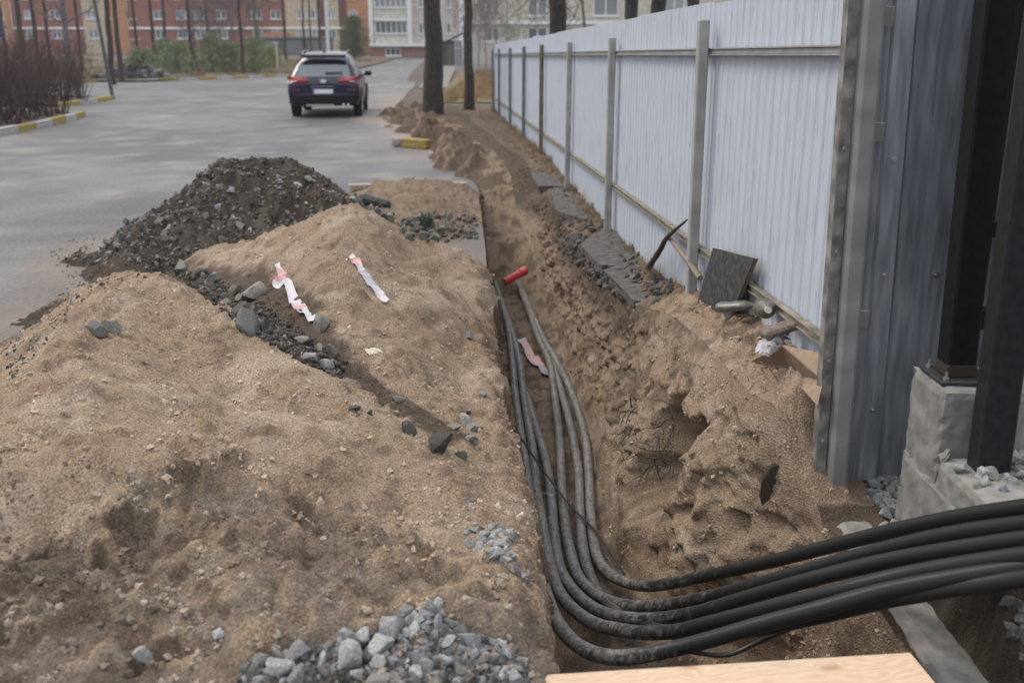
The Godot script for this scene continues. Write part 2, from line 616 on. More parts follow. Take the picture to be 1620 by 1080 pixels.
	var m := soil_material()
	var names := ["trench", "sand_heap", "sand_heap", "rubble_heap", "sand_patch"]
	for z in 5:
		var idx: PackedInt32Array = groups[z]
		var seen := {}
		var v := PackedVector3Array()
		var n := PackedVector3Array()
		var cc := PackedColorArray()
		var ni := PackedInt32Array()
		ni.resize(idx.size())
		for k in idx.size():
			var q := idx[k]
			if not seen.has(q):
				seen[q] = v.size()
				v.append(gv[q])
				n.append(nrm[q])
				cc.append(col[q])
			ni[k] = seen[q]
		var arr := []
		arr.resize(Mesh.ARRAY_MAX)
		arr[Mesh.ARRAY_VERTEX] = v
		arr[Mesh.ARRAY_NORMAL] = n
		arr[Mesh.ARRAY_COLOR] = cc
		arr[Mesh.ARRAY_INDEX] = ni
		var am := ArrayMesh.new()
		am.add_surface_from_arrays(Mesh.PRIMITIVE_TRIANGLES, arr)
		if z == 0:
			structure("trench", am, m)
		elif z == 1:
			tag(part("sand_heap", am, m, self), "wide light sand heap with a crumbled lip beside the gravel spill", "sand heap", "heaps of dug sand")
		elif z == 2:
			tag(part("sand_heap", am, m, self), "peaked sand heap strewn with torn red and white tape", "sand heap", "heaps of dug sand")
		elif z == 3:
			heap = thing("rubble_heap", Vector3.ZERO, "dark heap of soil and broken grey stones on the road", "rubble heap")
			part("soil", am, m, heap)
		else:
			tag(part("sand_patch", am, m, self), "low uneven sand spread behind the peaked heap, with a green sprig", "sand patch")

var heap: Node3D

func mixc(a: Color, b: Color, t: float) -> Color:
	return a.lerp(b, clampf(t, 0.0, 1.0))

const SAND := Color(0.415, 0.315, 0.228)
const PALE := Color(0.515, 0.413, 0.315)
const RUST := Color(0.33, 0.225, 0.148)
const BROWN := Color(0.19, 0.143, 0.108)
const GREYB := Color(0.285, 0.236, 0.19)
const HUMUS := Color(0.058, 0.045, 0.036)

func left_color(x: float, y: float, s: float, zone: int, n2: float, n3: float, dk: float, lipd: float) -> Color:
	var big := nz1.get_noise_2d(x * 1.3 + 9.0, s * 1.3)
	var c := mixc(SAND, PALE, smoothstep(-0.1, 0.5, big + n2 * 0.5))
	c = mixc(c, RUST, smoothstep(0.12, 0.5, dk + n2 * 0.3) * 0.5)
	c = mixc(c, BROWN, smoothstep(0.2, 0.6, nzd.get_noise_2d(x * 2.1 + 40.0, s * 2.1) + n3 * 0.5) * 0.65)
	if zone == 3:
		c = mixc(Color(0.082, 0.066, 0.054), Color(0.14, 0.12, 0.1), smoothstep(-0.1, 0.4, big + n2))
		if x > -1.95 and s > 8.7:
			c = mixc(c, BROWN * 0.8, 0.6)
	elif zone == 4:
		c = mixc(c, BROWN, 0.35)
	elif zone == 1:
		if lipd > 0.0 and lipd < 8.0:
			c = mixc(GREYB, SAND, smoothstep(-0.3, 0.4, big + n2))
			# patches of damp dark soil with a broken outline, partly painted shade at left
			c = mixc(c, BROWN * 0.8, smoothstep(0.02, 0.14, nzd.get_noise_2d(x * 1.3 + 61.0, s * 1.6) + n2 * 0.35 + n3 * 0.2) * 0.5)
			c = mixc(c, BROWN * 0.62, smoothstep(0.0, 0.1, (-1.02 - x) * 0.5 + nzd.get_noise_2d(x * 2.0 + 13.0, s * 2.0) * 0.5 + n2 * 0.2) * 0.75)  # dark soil, with the shade of the left hollow painted into its colour
		# dark rubble chute between the two heaps and dark earth by the road
		var chute := absf(ridge_gap(x, s)) + n2 * 0.12 + n3 * 0.06
		c = mixc(c, HUMUS * 1.9, smoothstep(0.36, 0.22, chute) * 0.88)
		var rim := smoothstep(0.2, 0.13, y + n2 * 0.1 + n3 * 0.04) * smoothstep(-2.2, -2.4, x)
		c = mixc(c, HUMUS * 1.4, rim * 0.9)
	elif zone == 2:
		var chute := absf(ridge_gap(x, s)) + n2 * 0.12 + n3 * 0.06
		c = mixc(c, HUMUS * 1.9, smoothstep(0.36, 0.22, chute) * 0.88)
	return c * (1.0 + n3 * 0.22)

# distance to the line of the rubble chute
func ridge_gap(x: float, s: float) -> float:
	var line := [[-2.55, 7.0], [-1.75, 6.0], [-1.3, 5.35], [-0.95, 4.75], [-0.55, 4.25], [-0.28, 3.95]]
	var best := 9.0
	for k in line.size() - 1:
		var dx: float = line[k + 1][0] - line[k][0]
		var ds: float = line[k + 1][1] - line[k][1]
		var t: float = clampf(((x - line[k][0]) * dx + (s - line[k][1]) * ds) / (dx * dx + ds * ds), 0.0, 1.0)
		var ex: float = x - line[k][0] - dx * t
		var es: float = s - line[k][1] - ds * t
		best = minf(best, sqrt(ex * ex + es * es) * (1.0 + 0.3 * k))
	return best

func wall_color(x: float, y: float, s: float, n2: float) -> Color:
	var big := nz1.get_noise_3d(x * 1.6, y * 3.0, s * 1.6)
	var n3 := nz3.get_noise_3d(x, y, s)
	var c := mixc(SAND * 0.95, PALE * 0.9, smoothstep(-0.05, 0.45, big + n2 * 0.4))
	c = mixc(c, BROWN, smoothstep(0.05, 0.45, nzd.get_noise_3d(x, y * 1.7, s) + n2 * 0.3) * 0.8)
	if s > 5.8:
		# strata of black earth and gravel under the old asphalt
		var layer := smoothstep(-0.32, -0.12, y + n2 * 0.12) * smoothstep(5.8, 6.8, s)
		c = mixc(c, HUMUS * 2.2, layer * 0.75)
	return c * (1.0 + n3 * 0.3)

func floor_color(x: float, y: float, s: float, n2: float) -> Color:
	var c := mixc(SAND * 0.9, BROWN, smoothstep(-0.2, 0.4, nzd.get_noise_2d(x * 1.4, s * 1.4) + n2 * 0.4))
	if s > 13.0:
		c = mixc(BROWN * 0.9, SAND * 0.9, smoothstep(0.0, 0.5, nz1.get_noise_2d(x * 2.0, s * 0.9) + n2 * 0.4))
	return c * (1.0 + nz3.get_noise_2d(x, s) * 0.3)

func bank_color(x: float, y: float, s: float, n2: float) -> Color:
	var big := nz1.get_noise_2d(x * 2.0, s * 2.0)
	var c := mixc(SAND, PALE, smoothstep(-0.1, 0.5, big + n2 * 0.5))
	c = mixc(c, BROWN, smoothstep(0.0, 0.5, nzd.get_noise_2d(x * 1.5 + 5.0, s * 1.5) + n2 * 0.4) * 0.7)
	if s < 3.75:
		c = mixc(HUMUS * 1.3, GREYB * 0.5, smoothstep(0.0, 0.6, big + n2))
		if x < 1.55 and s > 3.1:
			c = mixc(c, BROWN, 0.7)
	elif s > 6.3:
		c = mixc(c, BROWN * 0.8, 0.6)
	return c * (1.0 + nz3.get_noise_2d(x, s) * 0.3)

func soil_material() -> StandardMaterial3D:
	var m := mat(Color.WHITE, 0.95)
	m.vertex_color_use_as_albedo = true
	m.metallic_specular = 0.25
	m.albedo_texture = noise_tex("soil_grain", 0.05, Color(0.5, 0.48, 0.46), Color(1, 1, 1), 1024, 7)
	m.normal_enabled = true
	m.normal_texture = noise_tex("soil_relief", 0.06, Color.BLACK, Color.WHITE, 1024, 4, 14.0)
	m.normal_scale = 1.0
	m.uv1_triplanar = true
	m.uv1_world_triplanar = true
	m.uv1_scale = Vector3.ONE * 1.6
	return m

func ground_y(x: float, s: float) -> float:
	if s < S0 or s > S1:
		return -0.02
	var fi := log(s / S0) / log(S1 / S0) * (NS - 1)
	var i := clampi(int(fi), 0, NS - 2)
	var e := i * 6
	var t := 0.0
	if x < gx[e]:
		return 0.0
	if x < gx[e + 1]:
		t = (x - gx[e]) / (gx[e + 1] - gx[e]) * (NL - 1)
	elif x < gx[e + 3]:
		t = NL + NW + clampf((x - gx[e + 2]) / (gx[e + 3] - gx[e + 2]), 0.0, 1.0) * (NF - 1)
	elif x < gx[e + 4]:
		t = NL + NW + NF + (x - gx[e + 3]) / (gx[e + 4] - gx[e + 3]) * (NR - 1)
	elif x <= gx[e + 5]:
		t = NL + NW + NF + NR + (x - gx[e + 4]) / (gx[e + 5] - gx[e + 4]) * (NB - 1)
	else:
		return -0.02
	var j := clampi(int(t), 0, NC - 2)
	var y := lerpf(lerpf(gv[i * NC + j].y, gv[i * NC + j + 1].y, t - j), lerpf(gv[(i + 1) * NC + j].y, gv[(i + 1) * NC + j + 1].y, t - j), fi - i)
	return maxf(y, 0.0) if x < gx[e + 1] else y

# ---------------------------------------------------------------- road, verges and kerbs
func far_rise(s: float) -> float:
	return 0.85 * smoothstep(50.0, 150.0, s)

func make_road() -> void:
	var nr := 300
	var nc := 130
	var v := PackedVector3Array()
	var col := PackedColorArray()
	var idx := PackedInt32Array()
	var n := PackedVector3Array()
	for i in nr + 1:
		var s := 0.6 * pow(118.0 / 0.6, float(i) / nr)
		var xl := table(EDGE, s)
		xl -= 0.35 * smoothstep(7.7, 7.2, s)
		for j in nc + 1:
			var t := float(j) / nc
			var x := xl - (t * 0.25 + 0.75 * pow(t, 2.6)) * 62.0
			var y := far_rise(s)
			if j == 0:
				y -= 0.055
			elif j == 1:
				x = xl
			var big := nz1.get_noise_2d(x * 0.10 + 3.0, s * 0.14)
			var mid := nzd.get_noise_2d(x * 0.08 + 30.0, s * 0.12)
			var fine := nz2.get_noise_2d(x * 0.35, s * 0.35)
			var c := Color(0.108, 0.104, 0.111)
			c = mixc(c, Color(0.142, 0.136, 0.138), smoothstep(0.04, 0.12, big + fine * 0.12))
			c = mixc(c, Color(0.076, 0.071, 0.072), smoothstep(0.12, 0.19, mid + fine * 0.15) * 0.7)
			c = mixc(c, Color(0.21, 0.193, 0.172), smoothstep(0.24, 0.31, nzd.get_noise_2d(x * 0.3 - 20.0, s * 0.4) + fine * 0.12) * (0.7 if s > 12.0 else 0.3))
			# sand tracked over the asphalt round the heaps and by the tree
			var tracked := smoothstep(1.3, 0.2, absf(x - xl) + fine * 1.2) * smoothstep(13.0, 20.0, s) * smoothstep(48.0, 34.0, s)
			c = mixc(c, BROWN * 1.3, tracked * 0.8)
			if s < 13.0 and x > -4.6:
				var lh := left_height(x, s).x
				c = mixc(c, BROWN * 0.75, smoothstep(-0.35, -0.05, lh_soft(x, s) + fine * 0.12) * 0.8 if lh < 0.0 else 0.8)
			v.append(Vector3(x, y, -s))
			n.append(Vector3.UP)
			col.append(c * (1.0 + fine * 0.12))
	for i in nr:
		for j in nc:
			var a := i * (nc + 1) + j
			idx.append_array(PackedInt32Array([a, a + 1, a + nc + 1, a + 1, a + nc + 2, a + nc + 1]))
	var arr := []
	arr.resize(Mesh.ARRAY_MAX)
	arr[Mesh.ARRAY_VERTEX] = v
	arr[Mesh.ARRAY_NORMAL] = n
	arr[Mesh.ARRAY_COLOR] = col
	arr[Mesh.ARRAY_INDEX] = idx
	var am := ArrayMesh.new()
	am.add_surface_from_arrays(Mesh.PRIMITIVE_TRIANGLES, arr)
	var m := mat(Color.WHITE, 0.62)
	m.vertex_color_use_as_albedo = true
	m.albedo_texture = patch_texture()
	m.normal_enabled = true
	m.normal_texture = noise_tex("asphalt_relief", 0.25, Color.BLACK, Color.WHITE, 1024, 3, 6.0)
	m.normal_scale = 0.12
	m.uv1_triplanar = true
	m.uv1_world_triplanar = true
	m.uv1_scale = Vector3.ONE * 0.055
	structure("road", am, m)

# worn asphalt: damp, worn and dry patches with broken edges
func patch_texture() -> NoiseTexture2D:
	var n := FastNoiseLite.new()
	n.seed = 77
	n.frequency = 0.006
	n.fractal_octaves = 8
	n.fractal_gain = 0.56
	n.domain_warp_enabled = true
	n.domain_warp_amplitude = 40.0
	n.domain_warp_frequency = 0.01
	var t := NoiseTexture2D.new()
	t.width = 2048
	t.height = 2048
	t.seamless = true
	t.noise = n
	var g := Gradient.new()
	g.offsets = PackedFloat32Array([0.0, 0.36, 0.42, 0.56, 0.62, 0.74, 0.8])
	g.colors = PackedColorArray([Color(0.76, 0.755, 0.76), Color(0.78, 0.775, 0.78), Color(0.83, 0.825, 0.83), Color(0.845, 0.84, 0.84), Color(0.88, 0.875, 0.87), Color(0.90, 0.89, 0.88), Color(0.95, 0.935, 0.91)])
	t.color_ramp = g
	return t

func lh_soft(x: float, s: float) -> float:
	return maxf(maxf(ridge(x, s, RIDGE_A, 0.5), ridge(x, s, RIDGE_G, 0.6)), maxf(ridge(x, s, RIDGE_D, 0.35), ridge(x, s, RIDGE_B, 0.4)))

func sheet(pts: Array, y: float) -> ArrayMesh:
	var poly := PackedVector2Array()
	for p in pts:
		poly.append(Vector2(p[0], p[1]))
	var st := begin()
	flat(st)
	var id := Geometry2D.triangulate_polygon(poly)
	for k in range(0, id.size(), 3):
		var q := []
		for e in 3:
			var p2 := poly[id[k + e]]
			q.append(Vector3(p2.x, y + far_rise(p2.y), -p2.y))
		tri(st, q[0], q[1], q[2], Vector3.UP)
	return done(st)

func verge_material(c: Color, key: String) -> StandardMaterial3D:
	var m := textured(c, 0.95, key, 0.02, 0.35, 0.5, 1.0, 5)
	m.uv1_world_triplanar = true
	return m

func make_kerb(called: String, pts: Array, count: int, first: int, label: String) -> void:
	var k := thing(called, Vector3.ZERO, label, "kerb", "painted kerbs along the road")
	var white := textured(lin(0.60, 0.59, 0.57), 0.8, "kerb_paint", 0.03, 0.45, 1.2)
	var yellow := textured(lin(0.52, 0.38, 0.09), 0.8, "kerb_paint", 0.03, 0.45, 1.2)
	var path := smooth_path(pts, 12)
	var cum := [0.0]
	for i in range(1, path.size()):
		cum.append(cum[-1] + path[i].distance_to(path[i - 1]))
	var at := func(d: float) -> Vector3:
		for i in range(1, path.size()):
			if d <= cum[i]:
				return path[i - 1].lerp(path[i], (d - cum[i - 1]) / maxf(cum[i] - cum[i - 1], 0.0001))
		return path[-1]
	for i in count:
		var a: Vector3 = at.call(cum[-1] * i / count + 0.006)
		var b: Vector3 = at.call(cum[-1] * (i + 1) / count - 0.006)
		var up := Vector3(0, 0.02 + rng.randf_range(-0.012, 0.012), 0)
		part("kerbstone", bar_mesh(a + up, b + up + Vector3(0, rng.randf_range(-0.01, 0.01), 0), 0.16, 0.26, Vector3.UP, 0.015), white if (i + first) % 2 == 0 else yellow, k)

func make_setting() -> void:
	# ground behind the fence, under the verges and far beyond the road
	var soil := verge_material(lin(0.17, 0.125, 0.085), "verge_soil")
	structure("ground", sheet([[2.72, -6], [2.72, 3.7], [fence_x(4.0) + 0.33, 4.05], [fence_x(31.9) + 0.33, 31.9], [-4.1, 32.0], [-5.2, 50], [-7.0, 70], [-9.0, 100], [-9.5, 117.5], [-70, 117.5], [-70, 400], [300, 400], [300, -6]], -0.03), soil)
	structure("verge_near", sheet([[-10.85, 19.0], [-10.85, 21.2], [-11.25, 26.3], [-12.6, 28.6], [-40, 29.0], [-40, 19.0]], 0.09), verge_material(lin(0.095, 0.07, 0.052), "verge_dark"))
	structure("verge_middle", sheet([[-14.0, 31.2], [-13.95, 35.4], [-15.5, 37.0], [-50, 37.0], [-50, 31.0]], 0.09), verge_material(lin(0.12, 0.095, 0.07), "verge_dark"))
	structure("verge_far", sheet([[-62, 52.5], [-19.2, 53.4], [-13.9, 62.2], [-11.5, 68.0], [-11.6, 90.0], [-12.5, 117.0], [-62, 117.0]], 0.09), verge_material(lin(0.21, 0.155, 0.095), "verge_grass"))
	structure("path", sheet([[-4.2, 46.0], [-2.9, 46.0], [-5.4, 104.0], [-7.6, 104.0]], 0.012), verge_material(lin(0.36, 0.33, 0.30), "path_pale"))
	structure("meadow", sheet([[-2.6, 34.0], [6.0, 34.0], [9.0, 80.0], [-3.8, 80.0]], 0.004), verge_material(lin(0.26, 0.19, 0.085), "meadow_grass"))
	make_kerb("kerb", [Vector3(-10.6, 0, -18.0), Vector3(-10.72, 0, -21.2), Vector3(-10.95, 0, -24.5), Vector3(-11.35, 0, -26.9)], 9, 1, "kerb of white and yellow blocks in front of the bare red shrubs")
	make_kerb("kerb", [Vector3(-13.7, 0, -31.0), Vector3(-13.85, 0, -33.3), Vector3(-13.95, 0, -35.6)], 3, 1, "short white and yellow kerb at the foot of the leaning pole")
	make_kerb("kerb", [Vector3(-25.5, 0.0, -52.2), Vector3(-21.5, 0.0, -53.2)], 3, 1, "white kerb blocks with a yellow end before the broken asphalt pile")
	make_kerb("kerb", [Vector3(-19.6, 0.0, -53.6), Vector3(-16.5, 0.02, -57.4), Vector3(-14.0, 0.02, -62.0), Vector3(-11.6, 0.04, -68.0), Vector3(-11.7, 0.1, -78.0)], 22, 0, "long white and yellow kerb before the brown verge and young pines")

# ---------------------------------------------------------------- fence of profiled sheet
func fence_point(s: float, h: float, off := 0.0) -> Vector3:
	# off: metres towards the trench
	var d := Vector3(-0.0731, -0.008, -1.0).normalized()
	var side := Vector3(-1, 0, 0.0731).normalized()
	return Vector3(fence_x(s), h - 0.008 * s, -s) + side * off + d * 0.0

func streak_texture(sd: int) -> ImageTexture:
	var w := 460
	var h := 512
	var im := Image.create(w, h, false, Image.FORMAT_RGB8)
	var a := FastNoiseLite.new()
	a.seed = sd
	a.frequency = 0.02
	var b := FastNoiseLite.new()
	b.seed = sd + 5
	b.frequency = 0.11
	for y in h:
		for x in w:
			var ph := fposmod(float(x) / w * 10.0, 1.0)
			var valley := smoothstep(0.1, 0.0, absf(ph - 0.28)) + smoothstep(0.07, 0.0, absf(ph - 0.78)) * 0.7
			var long := clampf(a.get_noise_2d(float(int(x / 23.0)) * 37.0, y * 0.55) * 2.2 + 0.1, 0.0, 1.0)
			var broken := clampf(b.get_noise_2d(x * 1.6, y * 0.22) * 2.0, 0.0, 1.0)
			var g := 0.97 - valley * long * 0.05 - broken * valley * long * 0.22 - clampf(b.get_noise_2d(x * 0.6 + 90, y * 0.1) * 0.5 - 0.15, 0.0, 0.06) + a.get_noise_2d(x * 0.4, y * 0.4) * 0.035
			if b.get_noise_2d(x * 1.1 + 400, y * 0.8) > 0.74:
				g *= 0.75
			im.set_pixel(x, y, Color(g * 1.0, g * 0.99, g * 0.975))
	return ImageTexture.create_from_image(im)

func panel_mesh(width: float, height: float) -> ArrayMesh:
	# trapezoid ribs, 10 to the sheet; local x along the sheet, z towards the viewer
	var st := begin()
	flat(st)
	var prof := []
	var pitch := width / 10.0
	for k in 10:
		for q in [[0.0, 0.0], [0.5, 0.0], [0.62, 0.008], [0.88, 0.008]]:
			prof.append(Vector2((k + q[0]) * pitch, q[1]))
	prof.append(Vector2(width, 0.0))
	prof.append(Vector2(width + 0.03, 0.001))
	for k in prof.size() - 1:
		var p: Vector2 = prof[k]
		var q: Vector2 = prof[k + 1]
		var up := Vector3(-(q.y - p.y), 0, q.x - p.x).normalized()
		var c := [[p, 0.0], [p, height], [q, height], [q, 0.0]]
		var order := [0, 1, 2, 0, 2, 3]
		for e in order:
			st.set_uv(Vector2(c[e][0].x / width, 1.0 - c[e][1] / height))
			st.set_normal(up)
			st.add_vertex(Vector3(c[e][0].x, c[e][1], c[e][0].y))
		for e in [0, 2, 1, 0, 3, 2]:
			st.set_uv(Vector2(c[e][0].x / width, 1.0 - c[e][1] / height))
			st.set_normal(-up)
			st.add_vertex(Vector3(c[e][0].x, c[e][1], c[e][0].y - 0.0012))
	return st.commit()

func make_fence() -> void:
	var f := thing("metal_fence", Vector3(fence_x(4), 0, -4), "long pale grey profiled metal fence with posts and two rails", "fence")
	var o := Vector3(fence_x(4), 0, -4)
	var mats := []
	for k in 3:
		var m := mat(lin(0.425, 0.468, 0.545), 0.6)
		m.albedo_texture = streak_texture(40 + k * 17)
		m.metallic_specular = 0.4
		mats.append(m)
	var pm := panel_mesh(1.15, 2.02)
	var along := Vector3(-0.0731, -0.008, -1.0).normalized()
	var toward := Vector3(-1, 0, 0.0731).normalized()
	var upv := Vector3.UP
	var s := 3.93
	var k := 0
	while s < 29.0:
		var p := part("sheet", pm, mats[k % 3], f)
		# local x runs away from the viewer, z towards the trench
		p.transform = Transform3D(Basis(along, upv, toward), fence_point(s, 0.055 + rng.randf_range(-0.012, 0.012), rng.randf_range(-0.002, 0.002)) - o)
		s += 1.15 * 0.9972
		k += 1
	var steel := textured(lin(0.34, 0.33, 0.315), 0.65, "post_steel", 0.012, 0.8, 0.8, 0.08)
	var rusty := textured(lin(0.22, 0.175, 0.13), 0.8, "post_rust", 0.012, 0.6, 1.5, 0.1)
	var grey := textured(lin(0.15, 0.165, 0.19), 0.6, "post_steel", 0.012, 0.8, 0.8, 0.08)
	var posts := [6.12, 9.3, 12.35, 15.55, 18.75, 22.2, 26.2, 29.0]
	for i in posts.size():
		var ps: float = posts[i]
		var m: Material = steel if i < 3 else (rusty if i == 3 else grey)
		var st := begin()
		var a := fence_point(ps, -0.25, 0.075) - o
		var b := fence_point(ps, 1.93 + (0.05 if i == 0 else 0.0), 0.075) - o
		b += Vector3(0.0, 0, 0.0) + Vector3(rng.randf_range(-0.012, 0.012), 0, 0)
		bar(st, a, b, 0.062, 0.062, toward, 0.006)
		part("post", done(st), m, f)
	# rails between the posts, a shallow channel with two lips
	var spans := [3.95]
	spans.append_array(posts)
	for i in spans.size() - 1:
		for h in [1.80, 0.615]:
			var st := begin()
			var a := fence_point(spans[i], h, 0.034) - o
			var b := fence_point(spans[i + 1], h - (0.0 if h > 1.0 else 0.0), 0.034) - o
			bar(st, a, b, 0.022, 0.012, toward, 0.0)
			var up := Vector3(0, 0.017, 0)
			box_between(st, a + up, b + up, 0.036, 0.007)
			box_between(st, a - up, b - up, 0.036, 0.007)
			box_between(st, a - toward * 0.016, b - toward * 0.016, 0.004, 0.034)
			part("rail", done(st), steel if h > 1.0 else rusty_light(), f)

func rusty_light() -> StandardMaterial3D:
	if not tex.has("m_rl"):
		tex["m_rl"] = textured(lin(0.32, 0.28, 0.215), 0.75, "rail_rust", 0.012, 0.55, 1.2, 0.1)
	return tex["m_rl"]

func box_between(st: SurfaceTool, a: Vector3, b: Vector3, wide: float, high: float) -> void:
	bar(st, a, b, wide, high, Vector3.UP, 0.0)

func make_end_posts() -> void:
	var o := at_depth(1322, 735, 3.84)
	var t := thing("fence_end_post", o, "tall grey steel channel post at the fence end, scuffed with rust", "post")
	var m := textured(lin(0.26, 0.255, 0.25), 0.55, "end_post", 0.008, 0.78, 1.0, 0.06)
	var m2 := textured(lin(0.30, 0.275, 0.25), 0.7, "end_post_rust", 0.012, 0.5, 1.5, 0.1)
	var lean := Vector3(-0.055, 2.5, 0.0)
	# main post: a box with a folded front edge
	var st := begin()
	bar(st, Vector3(0.012, -0.25, 0), Vector3(0.012, 0, 0) + lean, 0.075, 0.075, Vector3.BACK, 0.012)
	part("channel", done(st), m, t)
	st = begin()
	bar(st, Vector3(-0.052, -0.2, -0.02), Vector3(-0.052, 0, -0.02) + lean, 0.045, 0.012, Vector3.BACK, 0.002)
	bar(st, Vector3(-0.072, -0.2, -0.045), Vector3(-0.072, 0, -0.045) + lean, 0.006, 0.06, Vector3.BACK, 0.001)
	part("angle_bar", done(st), m2, t)
	for h in [0.62, 1.36, 1.78]:
		part("weld_tab", box_mesh(Vector3(0.05, 0.075, 0.012), 0.002), m, t, Vector3(0.075 - 0.022 * h, h, -0.03))
	for h in [0.1, 0.45, 0.9, 1.3]:
		var bolt := CylinderMesh.new()
		bolt.top_radius = 0.007
		bolt.bottom_radius = 0.009
		bolt.height = 0.01
		var b := part("bolt", bolt, m2, t, Vector3(-0.052 - 0.022 * h, h, -0.009))
		b.rotation.x = PI / 2

func make_galvanised() -> void:
	var base := Vector3(1.395, 0.0, -3.92)
	var t := thing("galvanised_sheet", base, "dull galvanised steel sheet standing between the fence end and concrete block", "metal sheet")
	var m := mat(lin(0.40, 0.425, 0.455), 0.42, 0.5)
	m.albedo_texture = noise_tex("galv_blotch", 0.012, Color(0.66, 0.68, 0.7), Color.WHITE, 512, 7)
	m.roughness_texture = noise_tex("galv_rough", 0.012, Color(0.7, 0.7, 0.7), Color.WHITE, 512, 5)
	m.uv1_triplanar = true
	m.uv1_scale = Vector3(3.2, 0.35, 3.2)
	var st := begin()
	var prof := [[-0.03, -0.06], [0.005, 0.0], [0.075, 0.0], [0.083, 0.007], [0.091, 0.0], [0.165, 0.0], [0.192, -0.045], [0.285, -0.045], [0.31, 0.0], [0.38, 0.0], [0.388, 0.006], [0.396, 0.0], [0.62, 0.0]]
	flat(st)
	for k in prof.size() - 1:
		var p: Array = prof[k]
		var q: Array = prof[k + 1]
		var a := Vector3(p[0], 0, p[1])
		var b := Vector3(q[0], 0, q[1])
		var up := Vector3(-0.06, 2.4, 0)
		var n := Vector3(-(b.z - a.z), 0, b.x - a.x)
		face(st, [a, a + up, b + up, b], n)
		var th := n.normalized() * -0.001
		face(st, [a + th, a + up + th, b + up + th, b + th], -n)
	part("sheet", done(st), m, t)
	var zinc := mat(lin(0.5, 0.5, 0.5), 0.3, 0.9)
	for q in [[0.128, 0.32], [0.036, 0.34], [0.128, 0.9], [0.128, 1.36], [0.335, 0.9]]:
		var sc := begin()
		var cyl := []
		tube(sc, [Vector3(0, 0, -0.002), Vector3(0, 0, 0.004)], [0.012, 0.012], 10)
		tube(sc, [Vector3(0, 0, 0.003), Vector3(0, 0, 0.012)], [0.006, 0.0055], 6)
		part("screw", done(sc), zinc, t, Vector3(q[0] - 0.025 * q[1], q[1], 0.001))
	var brown := textured(lin(0.16, 0.10, 0.07), 0.8, "strap_rust", 0.05, 0.4, 6.0)
	part("rusty_bracket", box_mesh(Vector3(0.02, 0.1, 0.03), 0.004), brown, t, Vector3(-0.022, 0.5, 0.02))

func concrete(c: Color, key: String) -> StandardMaterial3D:
	var m := textured(c, 0.85, key, 0.02, 0.7, 1.0, 0.2, 8)
	m.uv1_world_triplanar = true
	return m

# a block whose faces are uneven, for concrete poured against boards
func rough_block(size: Vector3, sd: int, amp: float, div := 0.03) -> ArrayMesh:
	var n := FastNoiseLite.new()
	n.seed = sd
	n.frequency = 5.0
	var st := begin()
	st.set_smooth_group(-1)
	var h := size * 0.5
	var mv := func(p: Vector3) -> Vector3:
		var e := 0
		for k in 3:
			if absf(absf(p[k]) - h[k]) < 0.0001:
				e += 1
		var q := p
		var d := n.get_noise_3dv(p * 1.0) * amp + n.get_noise_3dv(p * 5.0) * amp * 0.4
		for k in 3:
			if absf(absf(p[k]) - h[k]) < 0.0001:
				q[k] += signf(p[k]) * (d - (absf(n.get_noise_3dv(p * 3.0 + Vector3(7, 1, 4))) * amp * 2.5 + amp * 0.7 if e > 1 else 0.0))
		return q
	for ax in 3:
		var u := (ax + 1) % 3
		var w := (ax + 2) % 3
		var nu := maxi(1, int(size[u] / div))
		var nw := maxi(1, int(size[w] / div))
		for sg in [-1.0, 1.0]:
			var o := Vector3.ZERO
			o[ax] = sg
			for a in nu:
				for b in nw:
					var q := []
					for e in [[0, 0], [1, 0], [1, 1], [0, 1]]:
						var p := Vector3.ZERO
						p[ax] = sg * h[ax]
						p[u] = lerpf(-h[u], h[u], float(a + e[0]) / nu)
						p[w] = lerpf(-h[w], h[w], float(b + e[1]) / nw)
						q.append(mv.call(p))
					face(st, q, o)
	return done(st)

